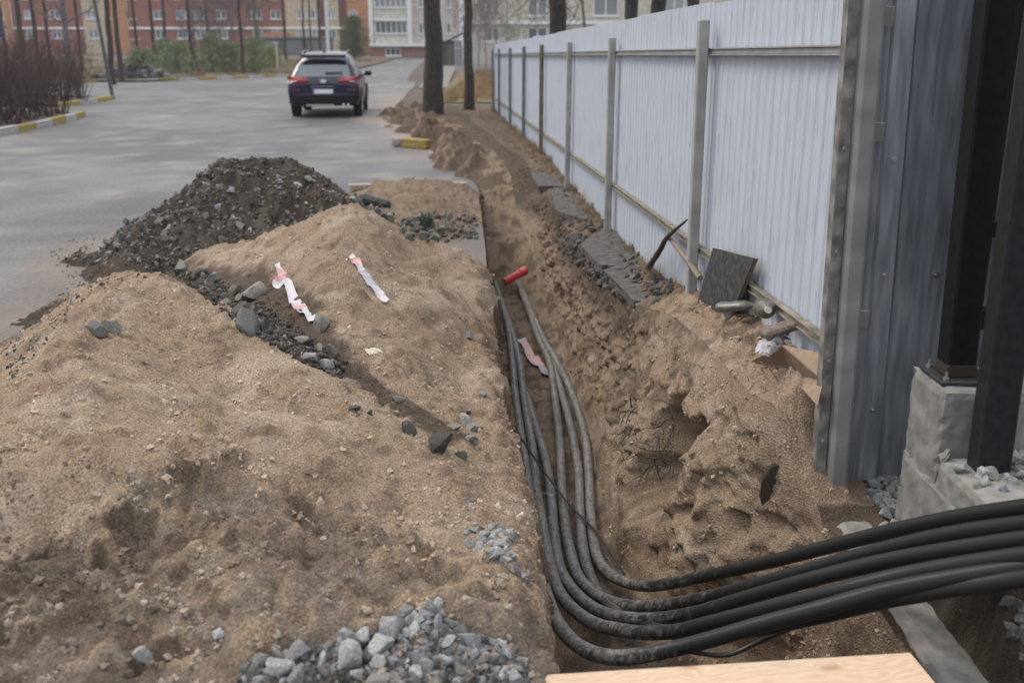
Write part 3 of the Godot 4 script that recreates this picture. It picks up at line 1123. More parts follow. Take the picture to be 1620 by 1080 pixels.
func make_gate() -> void:
	var cm := concrete(lin(0.235, 0.225, 0.21), "concrete_a")
	var cm2 := concrete(lin(0.255, 0.243, 0.225), "concrete_b")
	# pier and the low wall that runs to the right behind it
	var t := thing("concrete_foundation", Vector3(1.5, -0.3, -3.4), "stepped grey concrete foundation block carrying the black steel posts", "foundation")
	part("pier", rough_block(Vector3(0.32, 1.235, 0.3), 3, 0.006), cm, t, Vector3(0.16, 0.3175, 0.0))
	part("wall", rough_block(Vector3(1.9, 1.22, 0.22), 4, 0.005, 0.05), cm, t, Vector3(1.28, 0.315, 0.0))
	part("footing", rough_block(Vector3(0.2, 0.8, 0.5), 9, 0.008), cm, t, Vector3(0.09, 0.21, 0.12))
	part("ledge", rough_block(Vector3(1.9, 0.72, 0.42), 5, 0.007, 0.03), cm2, t, Vector3(0.945, 0.34, 0.365))
	var strip := rough_block(Vector3(0.17, 0.8, 1.75), 6, 0.012)
	tag(part("concrete_strip", strip, cm2, self, Vector3(1.40, -0.47, -2.83)), "long low concrete strip along the trench edge below the black ducts", "foundation strip")
	# base plate and post on the pier
	var black := textured(lin(0.012, 0.012, 0.013), 0.4, "black_paint", 0.02, 0.7, 2.0, 0.1)
	black.metallic_specular = 0.25
	var dark := textured(lin(0.021, 0.022, 0.025), 0.42, "black_paint", 0.02, 0.7, 2.0, 0.1)
	dark.metallic_specular = 0.3
	var p1 := thing("steel_post", Vector3(1.60, 0.637, -3.41), "black square steel post bolted to the concrete pier by a base plate", "post")
	part("base_plate", box_mesh(Vector3(0.2, 0.014, 0.2), 0.002, Vector3(0.01, 0.006, 0)), textured(lin(0.05, 0.05, 0.052), 0.5, "plate", 0.03, 0.5, 4.0), p1)
	part("column", bar_mesh(Vector3(0, 0.013, 0), Vector3(-0.045, 2.0, 0), 0.104, 0.104, Vector3.BACK, 0.008), black, p1)
	part("rust_band", bar_mesh(Vector3(0, 0.014, 0), Vector3(0, 0.06, 0), 0.108, 0.108, Vector3.BACK, 0.004), textured(lin(0.06, 0.033, 0.018), 0.8, "band_rust", 0.05, 0.3, 6.0), p1)
	var zinc := mat(lin(0.34, 0.34, 0.34), 0.4, 0.8)
	for q in [[-0.065, 0.075], [-0.065, -0.075], [0.085, 0.075], [0.085, -0.075]]:
		var sc := begin()
		tube(sc, [Vector3.ZERO, Vector3(0, 0.012, 0)], [0.011, 0.011], 6)
		tube(sc, [Vector3(0, 0.012, 0), Vector3(0, 0.03, 0)], [0.005, 0.005], 6)
		part("anchor_bolt", done(sc), zinc, p1, Vector3(q[0], 0.012, q[1]))
	var p2 := thing("steel_post", Vector3(1.63, 0.4, -3.14), "dark grey square steel post standing in gravel on the concrete ledge", "post")
	part("column", bar_mesh(Vector3(0, -0.02, 0), Vector3(-0.03, 2.3, 0), 0.112, 0.10, Vector3.BACK, 0.009), dark, p2)
	# black gate leaf behind the posts
	var g := thing("steel_gate", Vector3(1.72, 0.64, -3.62), "black steel gate leaf of upright bars behind the dark posts", "gate")
	part("bottom_rail", box_mesh(Vector3(1.6, 0.08, 0.05), 0.004), black, g, Vector3(0.78, 0.16, 0))
	part("middle_rail", box_mesh(Vector3(1.6, 0.06, 0.05), 0.004), black, g, Vector3(0.78, 0.5, 0))
	part("top_rail", box_mesh(Vector3(1.6, 0.06, 0.05), 0.004), black, g, Vector3(0.78, 1.75, 0))
	for k in 15:
		part("upright", box_mesh(Vector3(0.085, 1.65, 0.03), 0.003), black, g, Vector3(0.0 + k * 0.11, 0.945, 0.0))
	for k in 2:
		part("foot", box_mesh(Vector3(0.06, 0.13, 0.05), 0.003), black, g, Vector3(0.16 + k * 1.2, 0.06, 0))
	# dark clad wall beyond, which the gate stands before
	var sm := mat(lin(0.16, 0.17, 0.185), 0.45, 0.6)
	sm.albedo_texture = noise_tex("galv", 0.03, Color(0.78, 0.79, 0.8), Color.WHITE, 512, 5)
	sm.uv1_triplanar = true
	var w := thing("cladding_wall", Vector3(1.95, -0.03, -4.75), "grey profiled metal wall beyond the black gate", "wall")
	for k in 3:
		var pmesh := panel_mesh(1.0, 2.6)
		part("sheet", pmesh, sm, w, Vector3(0.0 + k * 1.0, 0, 0))
	part("sill", box_mesh(Vector3(3.0, 0.3, 0.08), 0.01), cm, w, Vector3(1.5, 0.15, -0.05))

# ---------------------------------------------------------------- ducts in the trench
func pxh(list: Array) -> Array:
	var out := []
	for q in list:
		out.append(at_height(q[0], q[1], q[2]))
	return out

func make_ducts() -> void:
	var dm := mat(Color.WHITE, 0.5)
	dm.vertex_color_use_as_albedo = true
	dm.metallic_specular = 0.3
	dm.roughness_texture = noise_tex("duct_rough", 0.03, Color(0.7, 0.7, 0.7), Color.WHITE, 512, 4)
	dm.uv1_triplanar = true
	dm.uv1_scale = Vector3.ONE * 4.0
	var clean := textured(lin(0.020, 0.020, 0.022), 0.42, "duct_black", 0.03, 0.6, 3.0, 0.12, 4)
	var F0 := -0.765
	var runs := [
		[[[818, 440, F0 - 0.03], [823, 451, F0], [839, 488, F0], [860, 536, F0 + 0.02], [879, 569, F0 + 0.02], [900, 610, F0], [918, 661, F0], [927, 701, F0], [932, 752, F0], [934, 803, F0], [939, 850, F0], [946, 882, F0 + 0.01], [963, 906, -0.74], [985, 919, -0.72], [1013, 926, -0.69]], [[1047, 925, -0.6], [1130, 908, -0.42], [1228, 886, -0.2], [1357, 853, 0.05], [1485, 824, 0.27], [1620, 803, 0.46], [1760, 790, 0.62], [1900, 785, 0.7]]],
		[[[818, 441, F0 - 0.06], [832, 475, F0], [852, 524, F0], [867, 553, F0 - 0.0], [881, 597, F0], [893, 638, F0], [903, 675, F0], [910, 711, F0], [916, 752, F0], [917, 798, F0], [920, 845, F0], [925, 880, F0], [934, 910, -0.765], [950, 940, -0.72]], [[985, 975, -0.62], [1060, 1000, -0.42], [1160, 1000, -0.2], [1290, 975, 0.0], [1421, 945, 0.16], [1620, 915, 0.34], [1760, 905, 0.48], [1900, 905, 0.6]]],
		[[[812, 440, F0 - 0.04], [822, 455, F0], [837, 492, F0], [851, 532, F0 + 0.03], [869, 573, F0 + 0.04], [876, 615, F0 + 0.02], [883, 673, F0], [887, 721, F0], [889, 772, F0], [894, 823, F0], [900, 862, F0], [912, 905, -0.745], [931, 930, -0.71], [965, 951, -0.67], [1013, 959, -0.6]], [[1071, 954, -0.5], [1130, 942, -0.36], [1228, 916, -0.14], [1357, 880, 0.09], [1485, 849, 0.28], [1620, 829, 0.44], [1760, 818, 0.58], [1900, 815, 0.68]]],
		[[[776, 440, F0 - 0.08], [790, 470, F0 - 0.03], [802, 510, F0 - 0.02], [814, 560, F0 - 0.02], [825, 600, F0], [839, 645, F0], [846, 668, F0], [855, 697, F0], [864, 731, F0], [872, 782, F0], [877, 845, F0], [885, 895, -0.74], [902, 927, -0.70], [926, 952, -0.66], [955, 969, -0.61], [999, 978, -0.53]], [[1047, 978, -0.45], [1105, 968, -0.33], [1196, 941, -0.15], [1293, 914, 0.02], [1421, 884, 0.19], [1620, 853, 0.41], [1760, 842, 0.55], [1900, 840, 0.66]]],
		[[[780, 444, F0 - 0.05], [802, 499, F0], [814, 539, F0 + 0.03], [823, 578, F0 + 0.03], [828, 620, F0 + 0.02], [836, 671, F0], [843, 711, F0], [849, 772, F0], [857, 819, F0], [863, 856, F0 + 0.02], [871, 897, -0.66], [885, 936, -0.58], [907, 964, -0.52], [938, 985, -0.47], [974, 995, -0.43]], [[1023, 1001, -0.37], [1071, 998, -0.29], [1105, 990, -0.23], [1196, 967, -0.08], [1325, 935, 0.1], [1453, 905, 0.23], [1620, 879, 0.39], [1760, 868, 0.52], [1900, 868, 0.63]]],
		[[[776, 440, F0 - 0.06], [784, 451, F0], [795, 483, F0], [805, 523, F0 + 0.02], [811, 573, F0 + 0.02], [815, 620, F0 + 0.01], [822, 671, F0], [828, 711, F0], [835, 762, F0], [842, 803, F0], [849, 850, -0.72], [854, 890, -0.62], [860, 924, -0.52], [869, 955, -0.43], [883, 986, -0.36], [907, 1015, -0.31], [938, 1033, -0.275], [979, 1040, -0.24]], [[1023, 1035, -0.2], [1071, 1025, -0.16], [1125, 1011, -0.1], [1196, 990, -0.02], [1293, 964, 0.08], [1421, 930, 0.2], [1620, 897, 0.36], [1760, 886, 0.48], [1900, 888, 0.6]]],
	]
	var words := ["closest to the fence side of the trench", "that dips under its neighbour at the bend", "second down in the fan of black pipes", "third down in the fan of black pipes", "fourth down in the fan of black pipes", "lowest of the fan, sagging into the dark trench"]
	var rad := 0.0275
	for k in runs.size():
		var pts := pxh(runs[k][0])
		var rest := pxh(runs[k][1])
		var all := pts.duplicate()
		all.append_array(rest)
		var path := smooth_path(all, 20)
		tag(part("cable_duct", duct_mesh(path, rad, (pts.size() - 1) * 20, 60 + k), dm, self), "black plastic cable duct " + words[k], "cable duct", "cable ducts laid in the trench")
	# thin cord stretched over the ducts, thin black cable loop below them
	var cord := smooth_path([at_height(800, 655, -0.35), at_height(827, 697, -0.52), at_height(861, 746, -0.66), at_height(902, 799, -0.71), at_height(939, 836, -0.72), at_height(970, 880, -0.73), at_height(988, 908, -0.765)], 6)
	tag(part("cord", tube_mesh(cord, [0.0065], 6), mat(lin(0.03, 0.028, 0.026), 0.8), self), "thin dark cord stretched across the muddy ducts", "cord")
	var loop := smooth_path([at_height(1040, 1022, -0.3), at_height(1100, 1032, -0.36), at_height(1150, 1036, -0.38), at_height(1195, 1018, -0.33), at_height(1235, 1000, -0.25), at_height(1300, 975, -0.16)], 8)
	tag(part("thin_cable", tube_mesh(loop, [0.009], 8), clean, self), "thin black cable hanging in a loop below the ducts", "cable")

# a duct with dried mud caked on the length that lay in the trench
func duct_mesh(path: Array, r: float, cut: int, sd: int) -> ArrayMesh:
	var n := FastNoiseLite.new()
	n.seed = sd
	n.frequency = 22.0
	n.fractal_octaves = 3
	var sides := 18
	var v := PackedVector3Array()
	var nn := PackedVector3Array()
	var cc := PackedColorArray()
	var idx := PackedInt32Array()
	var x := Vector3.RIGHT
	for k in path.size():
		var d: Vector3 = (path[mini(k + 1, path.size() - 1)] - path[maxi(k - 1, 0)]).normalized()
		x = (x - d * x.dot(d)).normalized()
		var y := d.cross(x)
		for j in sides + 1:
			var a := TAU * j / sides
			var o := x * cos(a) + y * sin(a)
			var p: Vector3 = path[k] + o * r
			var m := n.get_noise_3dv(p)
			var f := n.get_noise_3dv(p * 3.1 + Vector3(5, 5, 5))
			var mud := clampf(0.42 + m * 0.45 + f * 0.6 + clampf((cut - k) * (0.006 if k < cut else 0.014), -1.6, 0.35), 0.0, 1.0)
			v.append(p + o * mud * 0.0012)
			nn.append(o)
			cc.append(Color(0.016, 0.016, 0.018).lerp(Color(0.24, 0.225, 0.208), mud * (0.85 + f * 0.4)))
	for k in path.size() - 1:
		for j in sides:
			var a := k * (sides + 1) + j
			idx.append_array(PackedInt32Array([a, a + sides + 1, a + 1, a + 1, a + sides + 1, a + sides + 2]))
	var arr := []
	arr.resize(Mesh.ARRAY_MAX)
	arr[Mesh.ARRAY_VERTEX] = v
	arr[Mesh.ARRAY_NORMAL] = nn
	arr[Mesh.ARRAY_COLOR] = cc
	arr[Mesh.ARRAY_INDEX] = idx
	var am := ArrayMesh.new()
	am.add_surface_from_arrays(Mesh.PRIMITIVE_TRIANGLES, arr)
	return am

# ---------------------------------------------------------------- small things by the trench
func make_plank() -> void:
	var im := Image.create(1024, 256, false, Image.FORMAT_RGB8)
	var n := FastNoiseLite.new()
	n.seed = 5
	n.frequency = 0.01
	var knots := [Vector2(240, 150), Vector2(520, 60), Vector2(560, 190), Vector2(860, 120), Vector2(90, 60)]
	for y in 256:
		for x in 1024:
			var w := y + n.get_noise_2d(x * 0.35, y * 0.8) * 46.0
			var dark := 0.0
			for kn in knots:
				var d := Vector2((x - kn.x) * 0.6, y - kn.y).length()
				w += 26.0 * exp(-d * d / 900.0)
				dark = maxf(dark, exp(-d * d / 160.0))
			var g := 0.5 + 0.5 * sin(w * 0.33)
			g = g * 0.10 + n.get_noise_2d(x * 1.2, y * 14.0) * 0.10
			var c := Color(0.72 - g * 0.4, 0.63 - g * 0.45, 0.54 - g * 0.5)
			c = c.lerp(Color(0.52, 0.36, 0.25), dark * 0.6)
			im.set_pixel(x, y, c)
	var m := mat(Color.WHITE, 0.75)
	m.albedo_texture = ImageTexture.create_from_image(im)
	m.uv1_triplanar = true
	m.uv1_scale = Vector3(0.8, 3.6, 3.6)
	m.uv1_offset = Vector3(0.3, 0.1, 0.0)
	var a := at_height(815, 1069, 0.135)
	var b := at_height(1441, 1031, 0.135)
	var d := (b - a).normalized()
	var side := Vector3(-d.z, 0, d.x)
	if side.z < 0:
		side = -side
	var w := 0.24
	var st := begin()
	box(st, Transform3D(), Vector3(a.distance_to(b), 0.045, w), 0.003)
	var p := part("wooden_plank", done(st), m, self)
	p.transform = Transform3D(Basis(d, Vector3.UP, d.cross(Vector3.UP)), (a + b) * 0.5 + side * w * 0.5 - Vector3(0, 0.0225, 0))
	tag(p, "pale fresh sawn wooden plank laid across the trench", "plank")

func make_fence_foot_things() -> void:
	# dark plywood leaning on the fence rail
	var bl := at_depth(1104, 468, 5.86)
	var br := at_depth(1152, 500, 5.22)
	var tl := near_fence(1128, 392, 0.075)
	var tr := near_fence(1194, 409, 0.075)
	var n := (tl - bl).cross(br - bl).normalized()
	if n.z < 0:
		n = -n
	var t := thing("plywood_board", bl, "scuffed dark plywood board leaning against the fence rail", "board")
	bl -= Vector3(0, 0.04, 0)
	br -= Vector3(0, 0.04, 0)
	var o := t.position
	part("face", slab_mesh([bl - o, tl - o, tr - o, br - o], n, 0.004), textured(lin(0.085, 0.08, 0.078), 0.7, "ply_face", 0.012, 0.3, 3.0, 0.3, 6), t)
	part("core", slab_mesh([bl - o - n * 0.0045, tl - o - n * 0.0045, tr - o - n * 0.0045, br - o - n * 0.0045], n, 0.016), textured(lin(0.30, 0.19, 0.115), 0.8, "ply_core", 0.05, 0.5, 6.0), t)
	# branch and stick by the fence
	var bark := textured(lin(0.12, 0.085, 0.06), 0.9, "branch_bark", 0.03, 0.4, 5.0, 0.8)
	var g0 := on_bank(1022, 424, 0.08)
	var br0 := [g0 - Vector3(0, 0.03, 0), near_fence(1044, 396, 0.12), near_fence(1056, 375, 0.12), near_fence(1088, 347, 0.08)]
	tag(part("branch", tube_mesh(smooth_path(br0, 5), [0.026, 0.023, 0.025, 0.021, 0.023, 0.019, 0.021, 0.018, 0.02, 0.016, 0.017, 0.013, 0.012, 0.009, 0.008, 0.004], 8), bark, self), "broken dark branch propped up against the fence rail", "branch")
	var stick := [on_bank(1108, 440, 0.08), near_fence(1085, 408, 0.1), near_fence(1056, 372, 0.09)]
	tag(part("stick", tube_mesh(smooth_path(stick, 4), [0.02, 0.02, 0.019, 0.018, 0.018, 0.016, 0.016, 0.015, 0.014], 7), textured(lin(0.34, 0.28, 0.21), 0.9, "stick_wood", 0.03, 0.5, 5.0), self), "pale peeled stick crossing the dark branch", "stick")
	var rt := [on_bank(1046, 470, 0.08), hit(1056, 455) + Vector3(0, 0.03, 0), hit(1076, 440) + Vector3(0, 0.04, 0), on_bank(1092, 428, 0.08)]
	tag(part("root", tube_mesh(smooth_path(rt, 4), [0.014], 6), textured(lin(0.2, 0.14, 0.095), 0.9, "stick_wood", 0.03, 0.5, 5.0), self), "pale brown root lying across the bank by the plywood", "root")
	# dirty plastic bottles behind the board
	var pm := mat(lin(0.26, 0.265, 0.24), 0.35)
	pm.albedo_texture = noise_tex("bottle_dirt", 0.02, Color(0.35, 0.33, 0.3), Color.WHITE, 256, 5)
	pm.uv1_triplanar = true
	pm.uv1_scale = Vector3.ONE * 4.0
	var cap := mat(lin(0.55, 0.5, 0.42), 0.6)
	var spots := [[1172, 494, 1.0, "squashed grey plastic bottle half under the plywood"], [1212, 500, -0.1, "dirty grey plastic bottle lying beside the plywood with its neck forward"]]
	for q in spots:
		var p := on_bank(q[0], q[1], 0.1)
		var b := thing("plastic_bottle", p + Vector3(0, 0.03, -0.02), q[3], "bottle", "bottles at the fence foot")
		b.rotation = Vector3(-0.2, q[2], 0)
		b.scale = Vector3(0.85, 0.85 if q[2] < 0.5 else 0.5, 0.85)
		var st := begin()
		var prof := [[0.0, 0.0], [0.004, 0.046], [0.03, 0.055], [0.1, 0.05], [0.13, 0.055], [0.18, 0.054], [0.21, 0.04], [0.235, 0.02], [0.25, 0.016]]
		var pts := []
		var rr := []
		for e in prof:
			pts.append(Vector3(0, 0, -0.15 + e[0]))
			rr.append(maxf(e[1], 0.002))
		tube(st, pts, rr, 14)
		part("body", done(st), pm, b)
		part("cap", tube_mesh([Vector3(0, 0, 0.095), Vector3(0, 0, 0.115)], [0.019], 12), cap, b)
	# cloth, wood and cardboard on the bank
	var rag := crumpled(0.24, 0.07, 0.05, 21)
	var ro := part("rag", rag, textured(lin(0.55, 0.53, 0.55), 0.9, "rag", 0.02, 0.6, 4.0), self)
	ro.position = on_bank(1222, 545, 0.16) + Vector3(0, 0.012, 0)
	ro.rotation = Vector3(0.2, 0.95, 0.25)
	tag(ro, "crumpled white rag lying on the sand bank near the cardboard", "rag")
	var wp := on_bank(1240, 520, 0.1)
	var wo := part("wood_offcut", box_mesh(Vector3(0.26, 0.035, 0.075), 0.012), textured(lin(0.27, 0.215, 0.17), 0.9, "offcut", 0.02, 0.5, 4.0, 0.4), self)
	wo.position = wp + Vector3(0, 0.005, 0)
	wo.rotation = Vector3(0.1, 0.5, 0.12)
	tag(wo, "weathered wood offcut on the sand above the white rag", "wood offcut")
	# cardboard flap bent over the edge
	var st := begin()
	st.set_smooth_group(-1)
	var cb := textured(lin(0.315, 0.225, 0.155), 0.9, "cardboard", 0.01, 0.75, 3.0, 0.15)
	var q0 := [[1190, 579], [1240, 580], [1297, 640]]
	var a0 := on_bank(1188, 577, 0.2) + Vector3(0, 0.02, 0)
	var a1 := on_bank(1238, 556, 0.14) + Vector3(0, 0.03, 0)
	var a2 := near_fence(1298, 558, 0.06)
	var a3 := near_fence(1303, 602, 0.09)
	var a4 := near_fence(1294, 641, 0.16)
	var a5 := at_depth(1248, 596, -a0.z - 0.1) + Vector3(0, 0.02, 0)
	for pr in [[a0, a1, a5], [a1, a2, a3], [a1, a3, a5], [a5, a3, a4]]:
		tri(st, pr[0], pr[1], pr[2], Vector3(0, 1, 0.4))
		var dn := Vector3(0, -0.005, -0.002)
		tri(st, pr[0] + dn, pr[1] + dn, pr[2] + dn, Vector3(0, -1, -0.4))
	for pr in [[a0, a5], [a5, a4], [a4, a3], [a3, a2], [a2, a1], [a1, a0]]:
		var dn := Vector3(0, -0.005, -0.002)
		face(st, [pr[0], pr[1], pr[1] + dn, pr[0] + dn], Vector3(0, 0, 1))
	tag(part("cardboard", done(st), cb, self), "bent sheet of brown cardboard hanging over the bank by the post", "cardboard")
	var stump := rock_mesh(77, 7)
	var so := part("rotten_wood", stump, textured(lin(0.095, 0.068, 0.05), 0.95, "rotten", 0.04, 0.3, 8.0, 1.0), self)
	so.transform = Transform3D(Basis.from_euler(Vector3(0.2, 0.3, -0.35)).scaled(Vector3(0.075, 0.16, 0.07)), hit(1222, 772) + Vector3(0, 0, -0.01))
	tag(so, "dark rotten lump of wood stuck in the sandy trench wall", "wood lump")

func crumpled(l: float, w: float, h: float, sd: int) -> ArrayMesh:
	var n := FastNoiseLite.new()
	n.seed = sd
	n.frequency = 14.0
	var st := begin()
	st.set_smooth_group(1)
	var nu := 22
	var nv := 10
	var P := func(i, j) -> Vector3:
		var u := float(i) / nu - 0.5
		var v := float(j) / nv - 0.5
		var e := (1.0 - pow(absf(u) * 2.0, 4.0)) * (1.0 - pow(absf(v) * 2.0, 4.0))
		return Vector3(u * l + n.get_noise_2d(u, v * 3.0) * 0.02, h * (0.45 * e + 0.55 * e * absf(n.get_noise_2d(u * l * 3.0 + 3.0, v * w * 5.0)) * 2.0), v * w * (1.0 + n.get_noise_2d(u * 0.5, 8.0) * 1.2))
	for i in nu:
		for j in nv:
			tri(st, P.call(i, j), P.call(i + 1, j), P.call(i + 1, j + 1), Vector3.UP)
			tri(st, P.call(i, j), P.call(i + 1, j + 1), P.call(i, j + 1), Vector3.UP)
	st.generate_normals()
	return st.commit()

# a strip of barrier tape along pixels, lying on the ground with folds
func make_tape(pix: Array, width: float, label: String, faded: bool, lift := 0.015) -> void:
	var pts := []
	for q in pix:
		pts.append(hit(q[0], q[1]) + Vector3(0, lift, 0))
	var o: Vector3 = pts[0]
	var t := thing("barrier_tape", o, label, "tape", "torn pieces of barrier tape")
	var path := smooth_path(pts, 8)
	var white := mat(lin(0.37, 0.345, 0.37), 0.45)
	var red := mat(lin(0.36, 0.185, 0.17) if not faded else lin(0.46, 0.26, 0.25), 0.45)
	var n := FastNoiseLite.new()
	n.seed = int(pix[0][0])
	n.frequency = 6.0
	var sts := [begin(), begin()]
	for k in path.size() - 1:
		var q := []
		for e in [k, k + 1]:
			var d: Vector3 = (path[mini(e + 1, path.size() - 1)] - path[maxi(e - 1, 0)]).normalized()
			var sd := d.cross(Vector3(0.1, 0.8, 0.6)).normalized()
			var tw: float = n.get_noise_1d(e * 0.025) * 1.6
			sd = sd.rotated(d, tw * 0.6)
			var w := width * (0.85 + 0.15 * cos(e * 0.25 + pix[0][0]))
			q.append([path[e] - o + sd * w * 0.5 + Vector3(0, absf(sin(e * 0.35)) * 0.012, 0), path[e] - o - Vector3(0, 0.0, 0), path[e] - o - sd * w * 0.5 + Vector3(0, absf(cos(e * 0.3)) * 0.012, 0)])
		var st: SurfaceTool = sts[1 if (k >= 4 and k < (13 if not faded else 30)) or (k > 40 and k < 44) else 0]
		st.set_smooth_group(1)
		for e in 2:
			face(st, [q[0][e], q[0][e + 1], q[1][e + 1], q[1][e]], Vector3(0, 0.8, 0.6))
	part("white_band", done(sts[0]), white, t)
	part("red_band", done(sts[1]), red, t)

# ---------------------------------------------------------------- stones
var rocks := []
var soft_rocks := []
var stone_mats := []
var chunk_mats := []

func make_stone_kit() -> void:
	for k in 9:
		rocks.append(rock_mesh(100 + k * 7, 13))
	for k in 5:
		soft_rocks.append(rock_mesh(300 + k * 11, 7, true))
	for c in [[0.38, 0.375, 0.37], [0.27, 0.267, 0.262], [0.47, 0.465, 0.455], [0.17, 0.163, 0.155], [0.31, 0.285, 0.25], [0.33, 0.335, 0.345]]:
		stone_mats.append(stone_material(lin(c[0], c[1], c[2])))
	for c in [[0.105, 0.093, 0.08], [0.165, 0.147, 0.125], [0.07, 0.064, 0.058], [0.23, 0.2, 0.165]]:
		chunk_mats.append(stone_material(lin(c[0], c[1], c[2])))

func stone_material(c: Color) -> StandardMaterial3D:
	var m := textured(c, 0.9, "stone_speck", 0.035, 0.5, 6.0, 0.7, 6)
	m.uv1_world_triplanar = true
	return m

func stone_basis(size: float) -> Basis:
	return Basis.from_euler(Vector3(rng.randf() * TAU, rng.randf() * TAU, rng.randf() * TAU)) * Basis.from_scale(Vector3(size * rng.randf_range(0.85, 1.35), size * rng.randf_range(0.55, 0.9), size * rng.randf_range(0.75, 1.1)))

func stone(called: String, p: Vector3, size: float, m: Material, label: String, category: String, group: String, parent: Node = self) -> MeshInstance3D:
	var o := part(called, rocks[rng.randi() % rocks.size()], m, parent)
	o.transform = Transform3D(stone_basis(size), p)
	if parent == self:
		tag(o, label, category, group)
	return o

func in_poly(poly: PackedVector2Array) -> Vector2:
	var lo := Vector2(9999, 9999)
	var hi := Vector2(-9999, -9999)
	for p in poly:
		lo = lo.min(p)
		hi = hi.max(p)
	for k in 200:
		var q := Vector2(rng.randf_range(lo.x, hi.x), rng.randf_range(lo.y, hi.y))
		if Geometry2D.is_point_in_polygon(q, poly):
			return q
	return poly[0]

func spill(poly: PackedVector2Array, count: int, lo: float, hi: float, mats: Array, called: String, label: String, category: String, group: String, layers := 1.0, gap := 0.8) -> void:
	var placed := []
	var tries := 0
	while placed.size() < count and tries < count * 30:
		tries += 1
		var q := in_poly(poly)
		var p := hit(q.x, q.y)
		var size := lerpf(lo, hi, pow(rng.randf(), 2.1))
		var ok := true
		for e in placed:
			if e[0].distance_to(p) < (e[1] + size) * 0.5 * gap:
				ok = false
				break
		if not ok:
			continue
		placed.append([p, size])
		stone(called, p + Vector3(0, size * 0.02 + rng.randf() * size * 0.2 * layers, 0), size, mats[rng.randi() % mats.size()], label, category, group)

func under_spill(poly: PackedVector2Array, count: int, lo: float, hi: float, cols: Array, called: String, label: String, category: String, mesh_at := 2) -> void:
	var mm := MultiMesh.new()
	mm.transform_format = MultiMesh.TRANSFORM_3D
	mm.use_colors = true
	mm.mesh = rocks[mesh_at]
	mm.instance_count = count
	for k in count:
		var q := in_poly(poly)
		var p := hit(q.x, q.y)
		var size := lerpf(lo, hi, pow(rng.randf(), 2.0))
		mm.set_instance_transform(k, Transform3D(stone_basis(size), p + Vector3(0, size * 0.1, 0)))
		mm.set_instance_color(k, cols[rng.randi() % cols.size()] * rng.randf_range(0.75, 1.2))
	stuff(called, mm, tint_material(), self, label, category)

func tint_material() -> StandardMaterial3D:
	if not tex.has("m_tint"):
		var m := stone_material(Color.WHITE)
		m.vertex_color_use_as_albedo = true
		tex["m_tint"] = m
	return tex["m_tint"]

